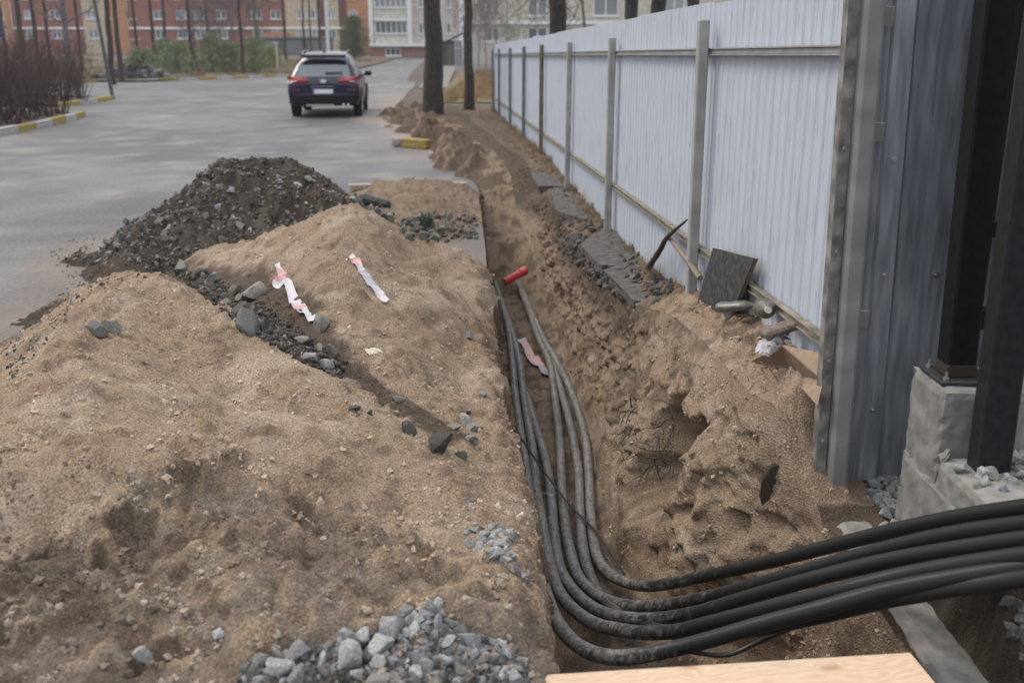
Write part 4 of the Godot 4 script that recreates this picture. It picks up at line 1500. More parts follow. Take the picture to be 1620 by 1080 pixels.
func make_stones() -> void:
	var greys := stone_mats
	var near := PackedVector2Array([Vector2(372, 1085), Vector2(400, 1045), Vector2(520, 1022), Vector2(600, 1000), Vector2(655, 975), Vector2(700, 975), Vector2(760, 1008), Vector2(812, 1025), Vector2(845, 1085)])
	spill(near, 130, 0.022, 0.064, [greys[0], greys[1], greys[2], greys[3], greys[4], greys[5], greys[4], greys[1]], "crushed_stone", "grey crushed stone in the gravel spill between sand heap and plank", "stone", "gravel spill by the plank", 2.0, 0.62)
	under_spill(near, 1100, 0.010, 0.03, [Color(0.16, 0.16, 0.16), Color(0.25, 0.25, 0.25), Color(0.1, 0.095, 0.09)], "gravel", "fine grey gravel packed between the crushed stones by the plank", "gravel")
	for q in [[622, 1008, 0.075], [658, 990, 0.065], [683, 970, 0.05], [600, 1035, 0.07], [548, 1055, 0.075], [440, 1068, 0.06], [228, 1040, 0.04], [345, 1010, 0.035], [692, 962, 0.045]]:
		stone("crushed_stone", hit(q[0], q[1]) + Vector3(0, q[2] * 0.3, 0), q[2], greys[[0, 2][rng.randi() % 2]], "large pale grey stone lying on top of the gravel spill", "stone", "gravel spill by the plank")
	var side := PackedVector2Array([Vector2(733, 840), Vector2(760, 828), Vector2(800, 830), Vector2(812, 850), Vector2(812, 880), Vector2(838, 918), Vector2(830, 925), Vector2(790, 890), Vector2(735, 860)])
	spill(side, 46, 0.026, 0.048, [greys[0], greys[2], greys[5], greys[1]], "gravel_stone", "blue grey stone in the small gravel cluster on the trench lip", "stone", "gravel cluster on the trench lip", 1.0, 0.6)
	spill(PackedVector2Array([Vector2(728, 790), Vector2(745, 785), Vector2(752, 805), Vector2(740, 810)]), 5, 0.018, 0.032, [greys[0], greys[5]], "gravel_stone", "small grey stone just above the gravel cluster", "stone", "gravel cluster on the trench lip", 1.0, 0.6)
	# rubble chute between the heaps
	var chute := PackedVector2Array([Vector2(262, 425), Vector2(330, 432), Vector2(400, 470), Vector2(470, 520), Vector2(545, 575), Vector2(540, 600), Vector2(480, 575), Vector2(400, 530), Vector2(335, 480)])
	spill(chute, 60, 0.025, 0.085, [chunk_mats[0], chunk_mats[1], chunk_mats[3], chunk_mats[1], greys[4], chunk_mats[0]], "rubble_stone", "dark stone in the rubble streak between the two sand heaps", "stone", "rubble streak between the heaps", 1.0, 0.7)
	under_spill(chute, 1500, 0.008, 0.036, [Color(0.07, 0.055, 0.045), Color(0.12, 0.1, 0.085), Color(0.05, 0.04, 0.034)], "rubble", "dark crumbs of soil and stone in the streak between heaps", "rubble")
	for q in [[508, 517, 0.16, 4, "flat grey stone at the lower end of the red and white tape"], [406, 466, 0.15, 4, "pale rounded concrete lump in the rubble streak"], [475, 545, 0.12, 4, "round grey cobble below the flat grey stone"], [490, 570, 0.10, 0, "pale grey stone in the group at the streak's foot"], [512, 580, 0.09, 0, "grey stone lowest in the group at the streak's foot"], [504, 556, 0.09, 4, "small grey stone touching the round cobble"], [285, 428, 0.15, 4, "big grey stone at the top of the rubble streak"], [338, 447, 0.15, 0, "pale angular stone near the top of the rubble streak"], [401, 500, 0.12, 3, "grey flat stone halfway down the rubble streak"], [395, 525, 0.15, 3, "dark slab stone halfway down the rubble streak"], [155, 527, 0.16, 3, "dark wedge of broken asphalt stuck in the sand heap"], [178, 525, 0.13, 4, "thin grey slab standing beside the dark asphalt wedge"]]:
		stone("rubble_stone", hit(q[0], q[1]) + Vector3(0, q[2] * 0.12, 0), q[2] * 0.8, stone_mats[q[3]], q[4], "stone", "rubble streak between the heaps")
	# loose stones lower on the slope
	for q in [[650, 687, 0.075, 0, "dark stone left of the black asphalt lump"], [696, 712, 0.095, 2, "black square lump of asphalt on the sand slope"], [735, 668, 0.06, -2, "white stone topmost in the group above the asphalt lump"], [752, 682, 0.075, -4, "pale grey stone right of the white one"], [720, 680, 0.06, -4, "grey tilted stone left in the group above the asphalt lump"], [740, 655, 0.04, -3, "small stone above the white one"], [728, 722, 0.045, -3, "grey stone right of the black asphalt lump"], [742, 698, 0.05, -4, "brown grey stone below the pale one"], [630, 635, 0.05, -4, "greenish grey stone alone on the sand slope"], [765, 628, 0.05, -4, "flat pale stone by the trench lip above the group"], [742, 535, 0.06, -1, "grey stone on the upper trench lip"], [560, 648, 0.04, 0, "brown stone in the thin streak down the slope"], [585, 655, 0.035, 0, "smaller brown stone in the thin streak"]]:
		stone("loose_stone", hit(q[0], q[1]) + Vector3(0, q[2] * 0.2, 0), q[2], chunk_mats[q[3]] if q[3] >= 0 else stone_mats[-q[3]], q[4], "stone", "loose stones on the sand slope")
	# gravel by the pier and on the ledge
	var pier := PackedVector2Array([Vector2(1372, 772), Vector2(1400, 752), Vector2(1425, 760), Vector2(1452, 800), Vector2(1450, 835), Vector2(1395, 835), Vector2(1385, 800)])
	spill(pier, 64, 0.034, 0.058, [greys[0], greys[2], greys[5], greys[0]], "ballast_stone", "pale grey stone in the gravel heap at the concrete block's foot", "stone", "gravel at the concrete block", 3.0, 0.5)
	for q in [[1340, 752, 0.04, 2], [1352, 745, 0.035, 0], [1372, 762, 0.05, 4]]:
		stone("ballast_stone", hit(q[0], q[1]) + Vector3(0, 0.012, 0), q[2], greys[q[3]], "small stone at the foot of the fence end post", "stone", "gravel at the concrete block")
	var placed := []
	for k in 60:
		var x := rng.randf_range(1.51, 1.85)
		var z := rng.randf_range(-3.22, -2.95)
		if (absf(x - 1.63) < 0.08 and absf(z + 3.14) < 0.075) or placed.size() > 38:
			continue
		placed.append(1)
		var sz := rng.randf_range(0.03, 0.055)
		stone("ledge_stone", Vector3(x, 0.4 + sz * 0.25, z), sz, greys[[0, 2, 5, 4][rng.randi() % 4]], "grey stone scattered on the concrete ledge round the post", "stone", "stones on the concrete ledge")
	stone("brick_fragment", Vector3(1.79, 0.43, -3.12), 0.085, textured(lin(0.42, 0.16, 0.075), 0.9, "stone_speck", 0.03, 0.62, 7.0, 0.35, 5), "orange broken brick piece among the stones on the ledge", "brick piece", "")
	stone("brick_fragment", hit(1352, 748) + Vector3(0.01, 0.02, 0), 0.045, textured(lin(0.36, 0.13, 0.06), 0.9, "stone_speck", 0.03, 0.62, 7.0, 0.35, 5), "small orange brick piece at the fence end post", "brick piece", "")
	# dark gravel right of the strip
	var mm := MultiMesh.new()
	mm.transform_format = MultiMesh.TRANSFORM_3D
	mm.use_colors = true
	mm.mesh = rocks[1]
	mm.instance_count = 1500
	for k in 1500:
		var x := rng.randf_range(1.5, 2.3)
		var s := rng.randf_range(1.8, 2.95)
		var sz := lerpf(0.015, 0.06, pow(rng.randf(), 2.0))
		mm.set_instance_transform(k, Transform3D(stone_basis(sz), Vector3(x, ground_y(x, s) + sz * 0.15, -s)))
		mm.set_instance_color(k, Color(0.17, 0.165, 0.16) * rng.randf_range(0.4, 1.2))
	stuff("dark_gravel", mm, tint_material(), self, "dark soil and gravel right of the concrete strip", "gravel")
	# stones on the dark heap: the largest as parts, the rest as one mass
	var cand := []
	for i in range(200, NS):
		for j in NL:
			if gzone[i * NC + j] == 3 and gv[i * NC + j].y > 0.02:
				cand.append(i * NC + j)
	for k in 290:
		var p := gv[cand[rng.randi() % cand.size()]]
		var size := lerpf(0.035, 0.095, pow(rng.randf(), 2.0))
		if p.y > 0.55:
			size *= 0.9
		stone("stone", p + Vector3(0, size * 0.12, 0), size, [chunk_mats[0], chunk_mats[1], greys[3], greys[4], greys[1], chunk_mats[3], greys[0]][rng.randi() % 7], "", "", "", heap)
	var hm := MultiMesh.new()
	hm.transform_format = MultiMesh.TRANSFORM_3D
	hm.use_colors = true
	hm.mesh = rocks[4]
	hm.instance_count = 5200
	for k in 5200:
		var p := gv[cand[rng.randi() % cand.size()]]
		var sz := lerpf(0.01, 0.045, pow(rng.randf(), 2.0))
		hm.set_instance_transform(k, Transform3D(stone_basis(sz), p + Vector3(rng.randf_range(-0.01, 0.01), sz * 0.1, 0)))
		hm.set_instance_color(k, [Color(0.08, 0.066, 0.056), Color(0.16, 0.145, 0.128), Color(0.26, 0.245, 0.225)][rng.randi() % 3] * rng.randf_range(0.7, 1.2))
	stuff("small_stones", hm, tint_material(), heap)
	# stray stones on the road round the heap's tail, crumbs of soil over the sand
	var road := PackedVector2Array([Vector2(75, 400), Vector2(130, 370), Vector2(260, 380), Vector2(300, 430), Vector2(160, 450), Vector2(20, 600), Vector2(0, 560), Vector2(110, 450)])
	under_spill(road, 900, 0.005, 0.022, [Color(0.12, 0.11, 0.1), Color(0.2, 0.19, 0.18), Color(0.07, 0.06, 0.05)], "road_grit", "grit and pebbles strewn over the asphalt beside the heaps", "grit")
	var back := PackedVector2Array([Vector2(590, 330), Vector2(640, 345), Vector2(755, 340), Vector2(757, 378), Vector2(700, 385), Vector2(640, 375)])
	under_spill(back, 260, 0.012, 0.08, [Color(0.16, 0.15, 0.13), Color(0.1, 0.09, 0.08), Color(0.26, 0.24, 0.2)], "pebbles", "pebbles in the low sand behind the peaked heap", "pebbles")
	var wallp := PackedVector2Array([Vector2(880, 345), Vector2(905, 345), Vector2(1000, 470), Vector2(985, 480), Vector2(930, 430), Vector2(890, 400)])
	under_spill(wallp, 220, 0.015, 0.07, [Color(0.12, 0.115, 0.11), Color(0.2, 0.19, 0.18), Color(0.07, 0.065, 0.06)], "road_base", "grey broken road base showing under the asphalt slabs", "rubble")
	var strip := PackedVector2Array([Vector2(872, 300), Vector2(925, 292), Vector2(1000, 372), Vector2(1085, 440), Vector2(1040, 480), Vector2(960, 425), Vector2(900, 345)])
	under_spill(strip, 420, 0.012, 0.075, [Color(0.09, 0.085, 0.08), Color(0.15, 0.125, 0.1), Color(0.2, 0.155, 0.115), Color(0.12, 0.11, 0.1)], "asphalt_crumbs", "crumbled asphalt and soil strewn along the slabs by the fence", "rubble")
	clods()

# a crumbly lump of soil
func clod_mesh() -> ArrayMesh:
	var n := FastNoiseLite.new()
	n.seed = 71
	n.frequency = 2.2
	var src := rocks[5].surface_get_arrays(0)[Mesh.ARRAY_VERTEX] as PackedVector3Array
	var st := begin()
	flat(st)
	for k in range(0, src.size(), 3):
		var q := []
		for e in 3:
			q.append(src[k + e] * (1.0 + 0.55 * n.get_noise_3dv(src[k + e])))
		tri(st, q[0], q[1], q[2], q[0] + q[1] + q[2])
	return done(st)

# crumbs of the same sand over heaps, walls and banks
func clods() -> void:
	var cm := MultiMesh.new()
	cm.transform_format = MultiMesh.TRANSFORM_3D
	cm.use_colors = true
	cm.mesh = clod_mesh()
	var count := 30000
	cm.instance_count = count
	var k := 0
	while k < count:
		var i := int(pow(rng.randf(), 1.2) * (NS - 200))
		var j := rng.randi() % NC
		var a := i * NC + j
		var p := gv[a]
		var s := -p.z
		var d := nzd.get_noise_2d(p.x * 1.6 + 20.0, s * 1.6)
		if j < NL and (p.y < 0.0 or gzone[a] == 3):
			continue
		if d * 1.6 + rng.randf() * 0.5 < 0.25:
			continue
		var sz := lerpf(0.004, 0.02, pow(rng.randf(), 4.5)) * (1.0 + 0.05 * s)
		if j < NL and gzone[a] == 1 and s < 3.3:
			sz *= 1.25
		var c := SAND
		if j < NL:
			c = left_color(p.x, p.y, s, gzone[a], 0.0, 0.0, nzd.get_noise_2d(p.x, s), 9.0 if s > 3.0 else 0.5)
		elif j < NL + NW + NF:
			c = floor_color(p.x, p.y, s, 0.0)
		elif j < NL + NW + NF + NR:
			c = wall_color(p.x, p.y, s, 0.0)
		else:
			c = bank_color(p.x, p.y, s, 0.0)
		cm.set_instance_transform(k, Transform3D(stone_basis(sz), p + Vector3(0, sz * 0.1, 0)))
		cm.set_instance_color(k, c * rng.randf_range(0.72, 0.92))
		k += 1
	var m := mat(Color.WHITE, 0.95)
	m.vertex_color_use_as_albedo = true
	stuff("soil_crumbs", cm, m, self, "loose crumbs of sand and soil over heaps and trench walls", "soil crumbs")

# ---------------------------------------------------------------- slabs of old asphalt, roots, pipe and scraps
func make_slabs() -> void:
	var m := textured(lin(0.125, 0.115, 0.108), 0.85, "slab_dirt", 0.02, 0.5, 1.0, 0.12, 6)
	var list := [
		[[[917, 388], [962, 356], [1006, 376], [1012, 402], [985, 420], [952, 420]], 0.12, 0.05, "cracked asphalt slab beside the fence, its edge over the road base"],
		[[[956, 426], [990, 424], [1018, 406], [1062, 414], [1096, 450], [1042, 478], [1003, 474]], 0.125, 0.05, "asphalt slab broken off next to the sand bank, strewn with dirt"],
		[[[872, 300], [920, 292], [948, 312], [962, 340], [925, 346], [882, 334]], 0.115, 0.05, "tilted asphalt slab beyond the cracked ones along the fence"],
		[[[838, 272], [872, 268], [900, 286], [898, 294], [852, 294]], 0.125, 0.05, "small broken asphalt slab overhanging the end of the trench"],
	]
	for q in list:
		var pts := []
		var mid := Vector3.ZERO
		for p in q[0]:
			var w := at_height(p[0], p[1], q[1])
			w.x = minf(w.x, fence_x(-w.z) - 0.02)
			w.y += nz2.get_noise_2d(w.x * 3.0, w.z) * 0.015
			pts.append(w)
			mid += w / q[0].size()
		var e := []
		for k in pts.size():
			var a: Vector3 = pts[k]
			var b: Vector3 = pts[(k + 1) % pts.size()]
			for z in 4:
				var t := z / 4.0
				var p2 := a.lerp(b, t)
				p2.x += nz2.get_noise_2d(p2.x * 4.0, p2.z * 4.0 + 3.0) * 0.03 * (1.0 if z > 0 else 0.5)
				p2.z += nz2.get_noise_2d(p2.x * 4.0 + 9.0, p2.z * 4.0) * 0.04
				e.append(p2 - mid)
		var o := part("asphalt_slab", slab_mesh(e, Vector3.UP, q[2]), m, self, mid)
		tag(o, q[3], "asphalt slab", "slabs of old asphalt")
	var bp := hit(588, 328)
	var bo := part("asphalt_chunk", rough_block(Vector3(0.34, 0.09, 0.16), 31, 0.01, 0.04), textured(lin(0.035, 0.035, 0.036), 0.85, "slab_asphalt", 0.05, 0.5, 2.5, 0.5, 5), self)
	bo.position = bp + Vector3(0.02, 0.05, -0.03)
	bo.rotation = Vector3(0.1, -0.3, -0.22)
	tag(bo, "black flat chunk of asphalt behind the peaked sand heap", "asphalt chunk")
	# pale board at the far edge of the sand
	var e0 := at_height(552, 295, 0.13)
	var e1 := at_height(738, 292, 0.1)
	tag(part("board", bar_mesh(e0, e1, 0.16, 0.06, Vector3.UP, 0.005), textured(lin(0.46, 0.40, 0.33), 0.85, "offcut", 0.02, 0.5, 4.0, 0.4), self), "long pale board lying along the far edge of the sand", "board")

func make_roots() -> void:
	var m := textured(lin(0.13, 0.095, 0.07), 0.95, "root_bark", 0.04, 0.4, 6.0)
	var t := thing("root_mat", hit(1020, 700), "tangle of torn roots hanging in the hollow of the trench wall", "roots")
	for k in 90:
		var a := hit(rng.randf_range(985, 1070), rng.randf_range(640, 745)) + Vector3(0, 0.005, 0)
		var pts := [a]
		var d := Vector3(rng.randf_range(-0.9, 0.1), rng.randf_range(-1.0, 0.3), rng.randf_range(-0.2, 0.7)).normalized()
		for e in 4:
			a += d * rng.randf_range(0.02, 0.06)
			d = (d + Vector3(rng.randf_range(-0.6, 0.6), rng.randf_range(-0.8, 0.4), rng.randf_range(-0.6, 0.6))).normalized()
			pts.append(a)
		for e in pts.size():
			pts[e] -= t.position
		var r := rng.randf_range(0.0015, 0.006)
		part("root", tube_mesh(smooth_path(pts, 3), [r, r, r * 0.95, r * 0.9, r * 0.85, r * 0.8, r * 0.7, r * 0.6, r * 0.5, r * 0.4, r * 0.3, r * 0.2, r * 0.1], 5), m, t)
	# dry straws on banks and walls
	var st := begin()
	tube(st, [Vector3.ZERO, Vector3(0.03, 0.02, 0), Vector3(0.07, 0.02, 0.01)], [0.0012, 0.001, 0.0004], 3)
	var mm := MultiMesh.new()
	mm.transform_format = MultiMesh.TRANSFORM_3D
	mm.mesh = done(st)
	mm.instance_count = 420
	for k in 420:
		var q: Vector2
		var w := rng.randi() % 5
		if w < 3:
			q = Vector2(rng.randf_range(940, 1290), rng.randf_range(540, 860))
		elif w == 3:
			q = Vector2(rng.randf_range(820, 865), rng.randf_range(600, 1000))
		else:
			q = Vector2(rng.randf_range(500, 780), rng.randf_range(430, 800))
		mm.set_instance_transform(k, Transform3D(Basis.from_euler(Vector3(rng.randf_range(-0.6, 0.6), rng.randf() * TAU, rng.randf_range(-0.6, 0.6))) * rng.randf_range(0.5, 1.6), hit(q.x, q.y)))
	stuff("dry_straw", mm, textured(lin(0.24, 0.175, 0.11), 0.9, "stick_wood", 0.03, 0.5, 5.0), self, "dry straws and rootlets sticking out of the soil", "straw")

func make_scraps() -> void:
	var p := hit(590, 556)
	var st := begin()
	var o := part("paper_scrap", crumpled(0.075, 0.05, 0.008, 5), mat(lin(0.5, 0.45, 0.34), 0.8), self)
	o.position = p + Vector3(0, 0.006, 0)
	o.rotation = Vector3(0.35, 0.5, 0.0)
	tag(o, "small cream paper scrap on the sand slope", "paper")
	make_tape([[436, 422], [447, 440], [440, 455], [455, 452], [462, 472], [470, 487], [484, 500], [496, 511]], 0.068, "torn red and white tape hanging down the peaked heap to a flat stone", false)
	make_tape([[552, 411], [562, 416], [571, 430], [582, 446], [596, 464], [611, 482]], 0.055, "narrow torn red and white tape higher on the peaked heap", false)
	make_tape([[824, 541], [832, 552], [838, 566], [846, 575], [858, 588], [863, 598]], 0.09, "dirty pink and white tape lying between the ducts in the trench", true, 0.03)
	# red pipe end in the trench
	var rm := mat(lin(0.48, 0.035, 0.045), 0.35)
	var c := at_height(815, 437, -0.62)
	var t := thing("red_pipe", c, "short red plastic pipe piece lying over the duct ends", "pipe")
	var a := at_height(798, 446, -0.67) - c
	var b := at_height(832, 427, -0.57) - c
	st = begin()
	tube(st, [a, a.lerp(b, 0.7)], [0.043], 20)
	part("pipe", done(st), rm, t)
	st = begin()
	tube(st, [a.lerp(b, 0.7), a.lerp(b, 0.72), b], [0.043, 0.05, 0.05], 20)
	part("socket", done(st), rm, t)
	# displaced kerb piece by the tree
	var k0 := at_height(622, 231, 0.0)
	var k1 := at_height(678, 236, 0.0)
	var kd := (k1 - k0).normalized()
	var kt := thing("loose_kerbstone", (k0 + k1) * 0.5, "loose kerb block, yellow with a broken white end, lying on the road", "kerbstone")
	var half := k0.distance_to(k1) * 0.5
	var up := Vector3(0, 0.085, 0)
	part("yellow_block", bar_mesh(kd * (-half * 0.35) + up, kd * half + up, 0.16, 0.18, Vector3.UP, 0.02), textured(lin(0.46, 0.34, 0.08), 0.8, "kerb_paint", 0.03, 0.45, 1.2), kt)
	var wb := part("white_end", rough_block(Vector3(0.24, 0.17, 0.17), 44, 0.012, 0.05), textured(lin(0.46, 0.44, 0.40), 0.8, "kerb_paint", 0.03, 0.45, 1.2), kt, kd * (-half * 0.68) + up)
	wb.rotation.y = -0.1
	# green sprig in the sand
	var g := hit(676, 366)
	var gt := thing("green_sprig", g, "small green pine sprig stuck in the low sand", "sprig")
	var gm := mat(lin(0.075, 0.11, 0.075), 0.8)
	for k in 9:
		var s2 := begin()
		var d := Vector3(rng.randf_range(-0.5, 0.5), 1.0, rng.randf_range(-0.5, 0.5)).normalized()
		var l := rng.randf_range(0.08, 0.2)
		tube(s2, [Vector3.ZERO, d * l * 0.5, d * l], [0.004, 0.003, 0.001], 4)
		for e in 40:
			var b0 := d * l * rng.randf_range(0.25, 1.0)
			var dd := (d + Vector3(rng.randf_range(-1, 1), rng.randf_range(-0.4, 0.6), rng.randf_range(-1, 1))).normalized()
			tri(s2, b0, b0 + dd * 0.07, b0 + dd * 0.035 + Vector3(0.006, 0.004, 0), Vector3.BACK)
		part("twig", done(s2), gm, gt)

# ---------------------------------------------------------------- the car
func make_car() -> void:
	var t := thing("parked_car", at_height(514, 186, 0.0), "dark navy blue sport utility car seen from behind on the road", "car")
	t.position += Vector3(0, 0, 0.0)
	t.rotation.y = deg_to_rad(5.0)
	var paint := mat(lin(0.006, 0.008, 0.022), 0.3)
	paint.metallic_specular = 0.3
	paint.clearcoat_enabled = true
	paint.clearcoat = 0.5
	paint.clearcoat_roughness = 0.08
	var roofm := mat(lin(0.05, 0.055, 0.075), 0.2, 0.3)
	var plastic := mat(lin(0.009, 0.009, 0.011), 0.6)
	plastic.metallic_specular = 0.25
	var glass := mat(lin(0.03, 0.035, 0.04), 0.06)
	glass.metallic_specular = 0.9
	var red := mat(lin(0.22, 0.009, 0.015), 0.25)
	var dark_red := mat(lin(0.07, 0.008, 0.01), 0.3)
	var chrome := mat(lin(0.65, 0.65, 0.67), 0.2, 0.9)
	# stations: z, bottom y, half width at sill, half width at waist, belt y, belt half width, roof y, roof half width
	var S := [
		[0.03, 0.50, 0.70, 0.80, 0.80, 0.76, 0.84, 0.6], [0.0, 0.40, 0.80, 0.90, 0.88, 0.86, 0.93, 0.72], [-0.10, 0.36, 0.84, 0.925, 0.95, 0.895, 1.02, 0.80], [-0.2, 0.34, 0.85, 0.93, 0.97, 0.9, 1.12, 0.78], [-0.38, 0.32, 0.86, 0.932, 0.98, 0.905, 1.33, 0.72],
		[-0.58, 0.31, 0.86, 0.932, 0.985, 0.905, 1.53, 0.62], [-0.8, 0.30, 0.86, 0.93, 0.985, 0.905, 1.60, 0.60], [-1.6, 0.29, 0.86, 0.925, 0.98, 0.90, 1.645, 0.59], [-2.3, 0.29, 0.86, 0.925, 0.98, 0.90, 1.61, 0.59], [-2.75, 0.29, 0.86, 0.925, 0.98, 0.89, 1.37, 0.66],
		[-3.2, 0.29, 0.86, 0.925, 0.98, 0.88, 1.06, 0.72], [-3.7, 0.30, 0.85, 0.92, 0.92, 0.86, 0.98, 0.70], [-4.2, 0.34, 0.80, 0.86, 0.80, 0.80, 0.86, 0.62], [-4.42, 0.42, 0.66, 0.70, 0.66, 0.64, 0.7, 0.5],
	]
	var rings := []
	for q in S:
		var half := [Vector2(q[2], q[1]), Vector2(lerpf(q[2], q[3], 0.75), lerpf(q[1], 0.62, 0.3)), Vector2(q[3], lerpf(q[1], q[4], 0.55)), Vector2(lerpf(q[3], q[5], 0.6), lerpf(q[1], q[4], 0.85)), Vector2(q[5], q[4]), Vector2(lerpf(q[5], q[7], 0.5), lerpf(q[4], q[6], 0.5)), Vector2(q[7], q[6] - (q[6] - q[4]) * 0.1), Vector2(q[7] * 0.86, q[6] - 0.01), Vector2(q[7] * 0.45, q[6] + 0.012)]
		var ring := []
		for p in half:
			ring.append(Vector3(p.x, p.y, q[0]))
		for k in half.size():
			var p: Vector2 = half[half.size() - 1 - k]
			ring.append(Vector3(-p.x, p.y, q[0]))
		rings.append(ring)
	var st := begin()
	loft(st, rings, func(k): return Vector3(0, (S[k][1] + S[k][6]) * 0.5, S[k][0] * 0.7 - 0.6))
	flat(st)
	face(st, rings[0], Vector3.BACK)
	face(st, rings[-1], Vector3.FORWARD)
	part("body", done(st), paint, t)
	# roof panel, spoiler, rear and side windows lie just proud of the skin
	var skin := func(ids: Array, ks: Array, m: Material, called: String, lift: float, shrink := 1.0):
		var s2 := begin()
		var rr := []
		for k in ks:
			var ring := []
			for e in ids:
				var p: Vector3 = rings[k][e]
				p += (p - Vector3(0, 0.8, clampf(p.z, -3.0, -0.9))).normalized() * lift
				ring.append(p)
			rr.append(ring)
		loft(s2, rr, func(k): return Vector3(0, 0.8, -1.5), false)
		return part(called, done(s2), m, t)
	skin.call([7, 8, 9, 10], [5, 6, 7, 8], roofm, "roof", 0.012)
	var rear := mat(lin(0.045, 0.055, 0.065), 0.08)
	rear.metallic_specular = 0.9
	skin.call([7, 8, 9, 10], [2, 3, 4], rear, "rear_window", 0.010)
	skin.call([5, 6], [4, 5, 6, 7, 8, 9], glass, "side_window", 0.006)
	skin.call([11, 12], [4, 5, 6, 7, 8, 9], glass, "side_window", 0.006)
	skin.call([7, 8, 9, 10], [8, 9, 10], glass, "windscreen", 0.008)
	part("spoiler", box_mesh(Vector3(1.16, 0.05, 0.2), 0.02), plastic, t, Vector3(0, 1.545, -0.42)).rotation.x = 0.1
	part("wiper", bar_mesh(Vector3(0.05, 1.12, -0.135), Vector3(0.5, 1.14, -0.15), 0.03, 0.03, Vector3.UP, 0.005), plastic, t)
	for sx in [-1.0, 1.0]:
		# tail lamps: wedge across the corner
		st = begin()
		flat(st)
		var a := [Vector3(sx * 0.36, 0.93, 0.035), Vector3(sx * 0.42, 1.0, 0.0), Vector3(sx * 0.9, 1.05, -0.12), Vector3(sx * 0.945, 0.95, -0.16), Vector3(sx * 0.86, 0.87, 0.015), Vector3(sx * 0.55, 0.88, 0.045)]
		var mid := Vector3(sx * 0.65, 0.94, -0.15)
		var c := Vector3(sx * 0.66, 0.94, 0.05)
		for k in a.size():
			tri(st, c, a[k], a[(k + 1) % a.size()], Vector3.BACK)
			tri(st, mid, a[k], a[(k + 1) % a.size()], Vector3.FORWARD)
		var lamp := part("tail_light", done(st), red, t)
		part("lens", box_mesh(Vector3(0.12, 0.025, 0.01), 0.003), mat(lin(0.5, 0.42, 0.42), 0.2), lamp, Vector3(sx * 0.74, 0.92, 0.045))
		part("reflector", box_mesh(Vector3(0.24, 0.055, 0.02), 0.006), dark_red, t, Vector3(sx * 0.72, 0.70, 0.03))
		part("roof_rail", tube_mesh(smooth_path([Vector3(sx * 0.57, 1.58, -0.65), Vector3(sx * 0.57, 1.65, -0.85), Vector3(sx * 0.57, 1.68, -1.6), Vector3(sx * 0.57, 1.65, -2.3), Vector3(sx * 0.58, 1.55, -2.45)], 4), [0.014], 6), mat(lin(0.25, 0.25, 0.26), 0.4, 0.6), t)
		# door mirrors
		st = begin()
		box(st, Transform3D(Basis(), Vector3(sx * 1.03, 1.06, -2.55)), Vector3(0.2, 0.14, 0.1), 0.04)
		var mi := part("mirror", done(st), paint, t)
		part("mirror_arm", bar_mesh(Vector3(sx * 0.86, 1.0, -2.55), Vector3(sx * 0.96, 1.03, -2.55), 0.04, 0.04), plastic, mi)
		part("door_handle", box_mesh(Vector3(0.02, 0.03, 0.2), 0.008), chrome, t, Vector3(sx * 0.93, 0.9, -1.25))
		part("sill_cladding", box_mesh(Vector3(0.05, 0.14, 1.7), 0.02), plastic, t, Vector3(sx * 0.885, 0.37, -2.0))
		for wz in [-0.82, -3.5]:
			st = begin()
			tube(st, [Vector3(-0.115, 0, 0), Vector3(-0.1, 0, 0), Vector3(0.1, 0, 0), Vector3(0.115, 0, 0)], [0.29, 0.34, 0.34, 0.29], 28)
			var w := part("wheel", done(st), mat(lin(0.014, 0.014, 0.014), 0.85), t, Vector3(sx * 0.815, 0.335, wz))
			st = begin()
			tube(st, [Vector3(sx * 0.05, 0, 0), Vector3(sx * 0.122, 0, 0)], [0.215, 0.225], 24)
			var rim := part("rim", done(st), mat(lin(0.22, 0.22, 0.23), 0.35, 0.8), w)
			st = begin()
			for k in 5:
				var an := TAU * k / 5.0
				bar(st, Vector3(sx * 0.126, 0, 0), Vector3(sx * 0.126, sin(an) * 0.2, cos(an) * 0.2), 0.06, 0.012, Vector3.RIGHT)
			part("spokes", done(st), chrome, w)
			st = begin()
			var arc := []
			for k in 13:
				var an := PI * k / 12.0
				arc.append(Vector3(sx * 0.915, 0.335 + sin(an) * 0.4, wz + cos(an) * 0.4))
			tube(st, arc, [0.035], 6)
			part("arch_cladding", done(st), plastic, t)
	# bumper, plate, badge
	st = begin()
	box(st, Transform3D(Basis(), Vector3(0, 0.43, -0.03)), Vector3(1.62, 0.26, 0.18), 0.05)
	var bump := part("bumper", done(st), plastic, t)
	part("skid_plate", box_mesh(Vector3(0.72, 0.05, 0.04), 0.01), mat(lin(0.3, 0.3, 0.31), 0.4, 0.6), bump, Vector3(-0.1, 0.315, 0.055))
	for k in 2:
		part("exhaust", tube_mesh([Vector3(0.5 + k * 0.12, 0.335, -0.1), Vector3(0.5 + k * 0.12, 0.335, 0.085)], [0.035], 12), chrome, bump)
	part("crease_trim", box_mesh(Vector3(1.3, 0.022, 0.02), 0.006), mat(lin(0.05, 0.055, 0.1), 0.2, 0.6), t, Vector3(0, 0.585, 0.06))
	var plate := part("number_plate", box_mesh(Vector3(0.52, 0.112, 0.012), 0.003), mat(lin(0.6, 0.6, 0.62), 0.5), t, Vector3(-0.02, 0.665, 0.045))
	part("blue_strip", box_mesh(Vector3(0.04, 0.1, 0.004), 0.0), mat(lin(0.03, 0.07, 0.25), 0.5), plate, Vector3(-0.236, 0, 0.0075))
	part("plate_light_bar", box_mesh(Vector3(0.6, 0.04, 0.03), 0.008), mat(lin(0.10, 0.10, 0.17), 0.2, 0.7), t, Vector3(-0.02, 0.78, 0.04))
	st = begin()
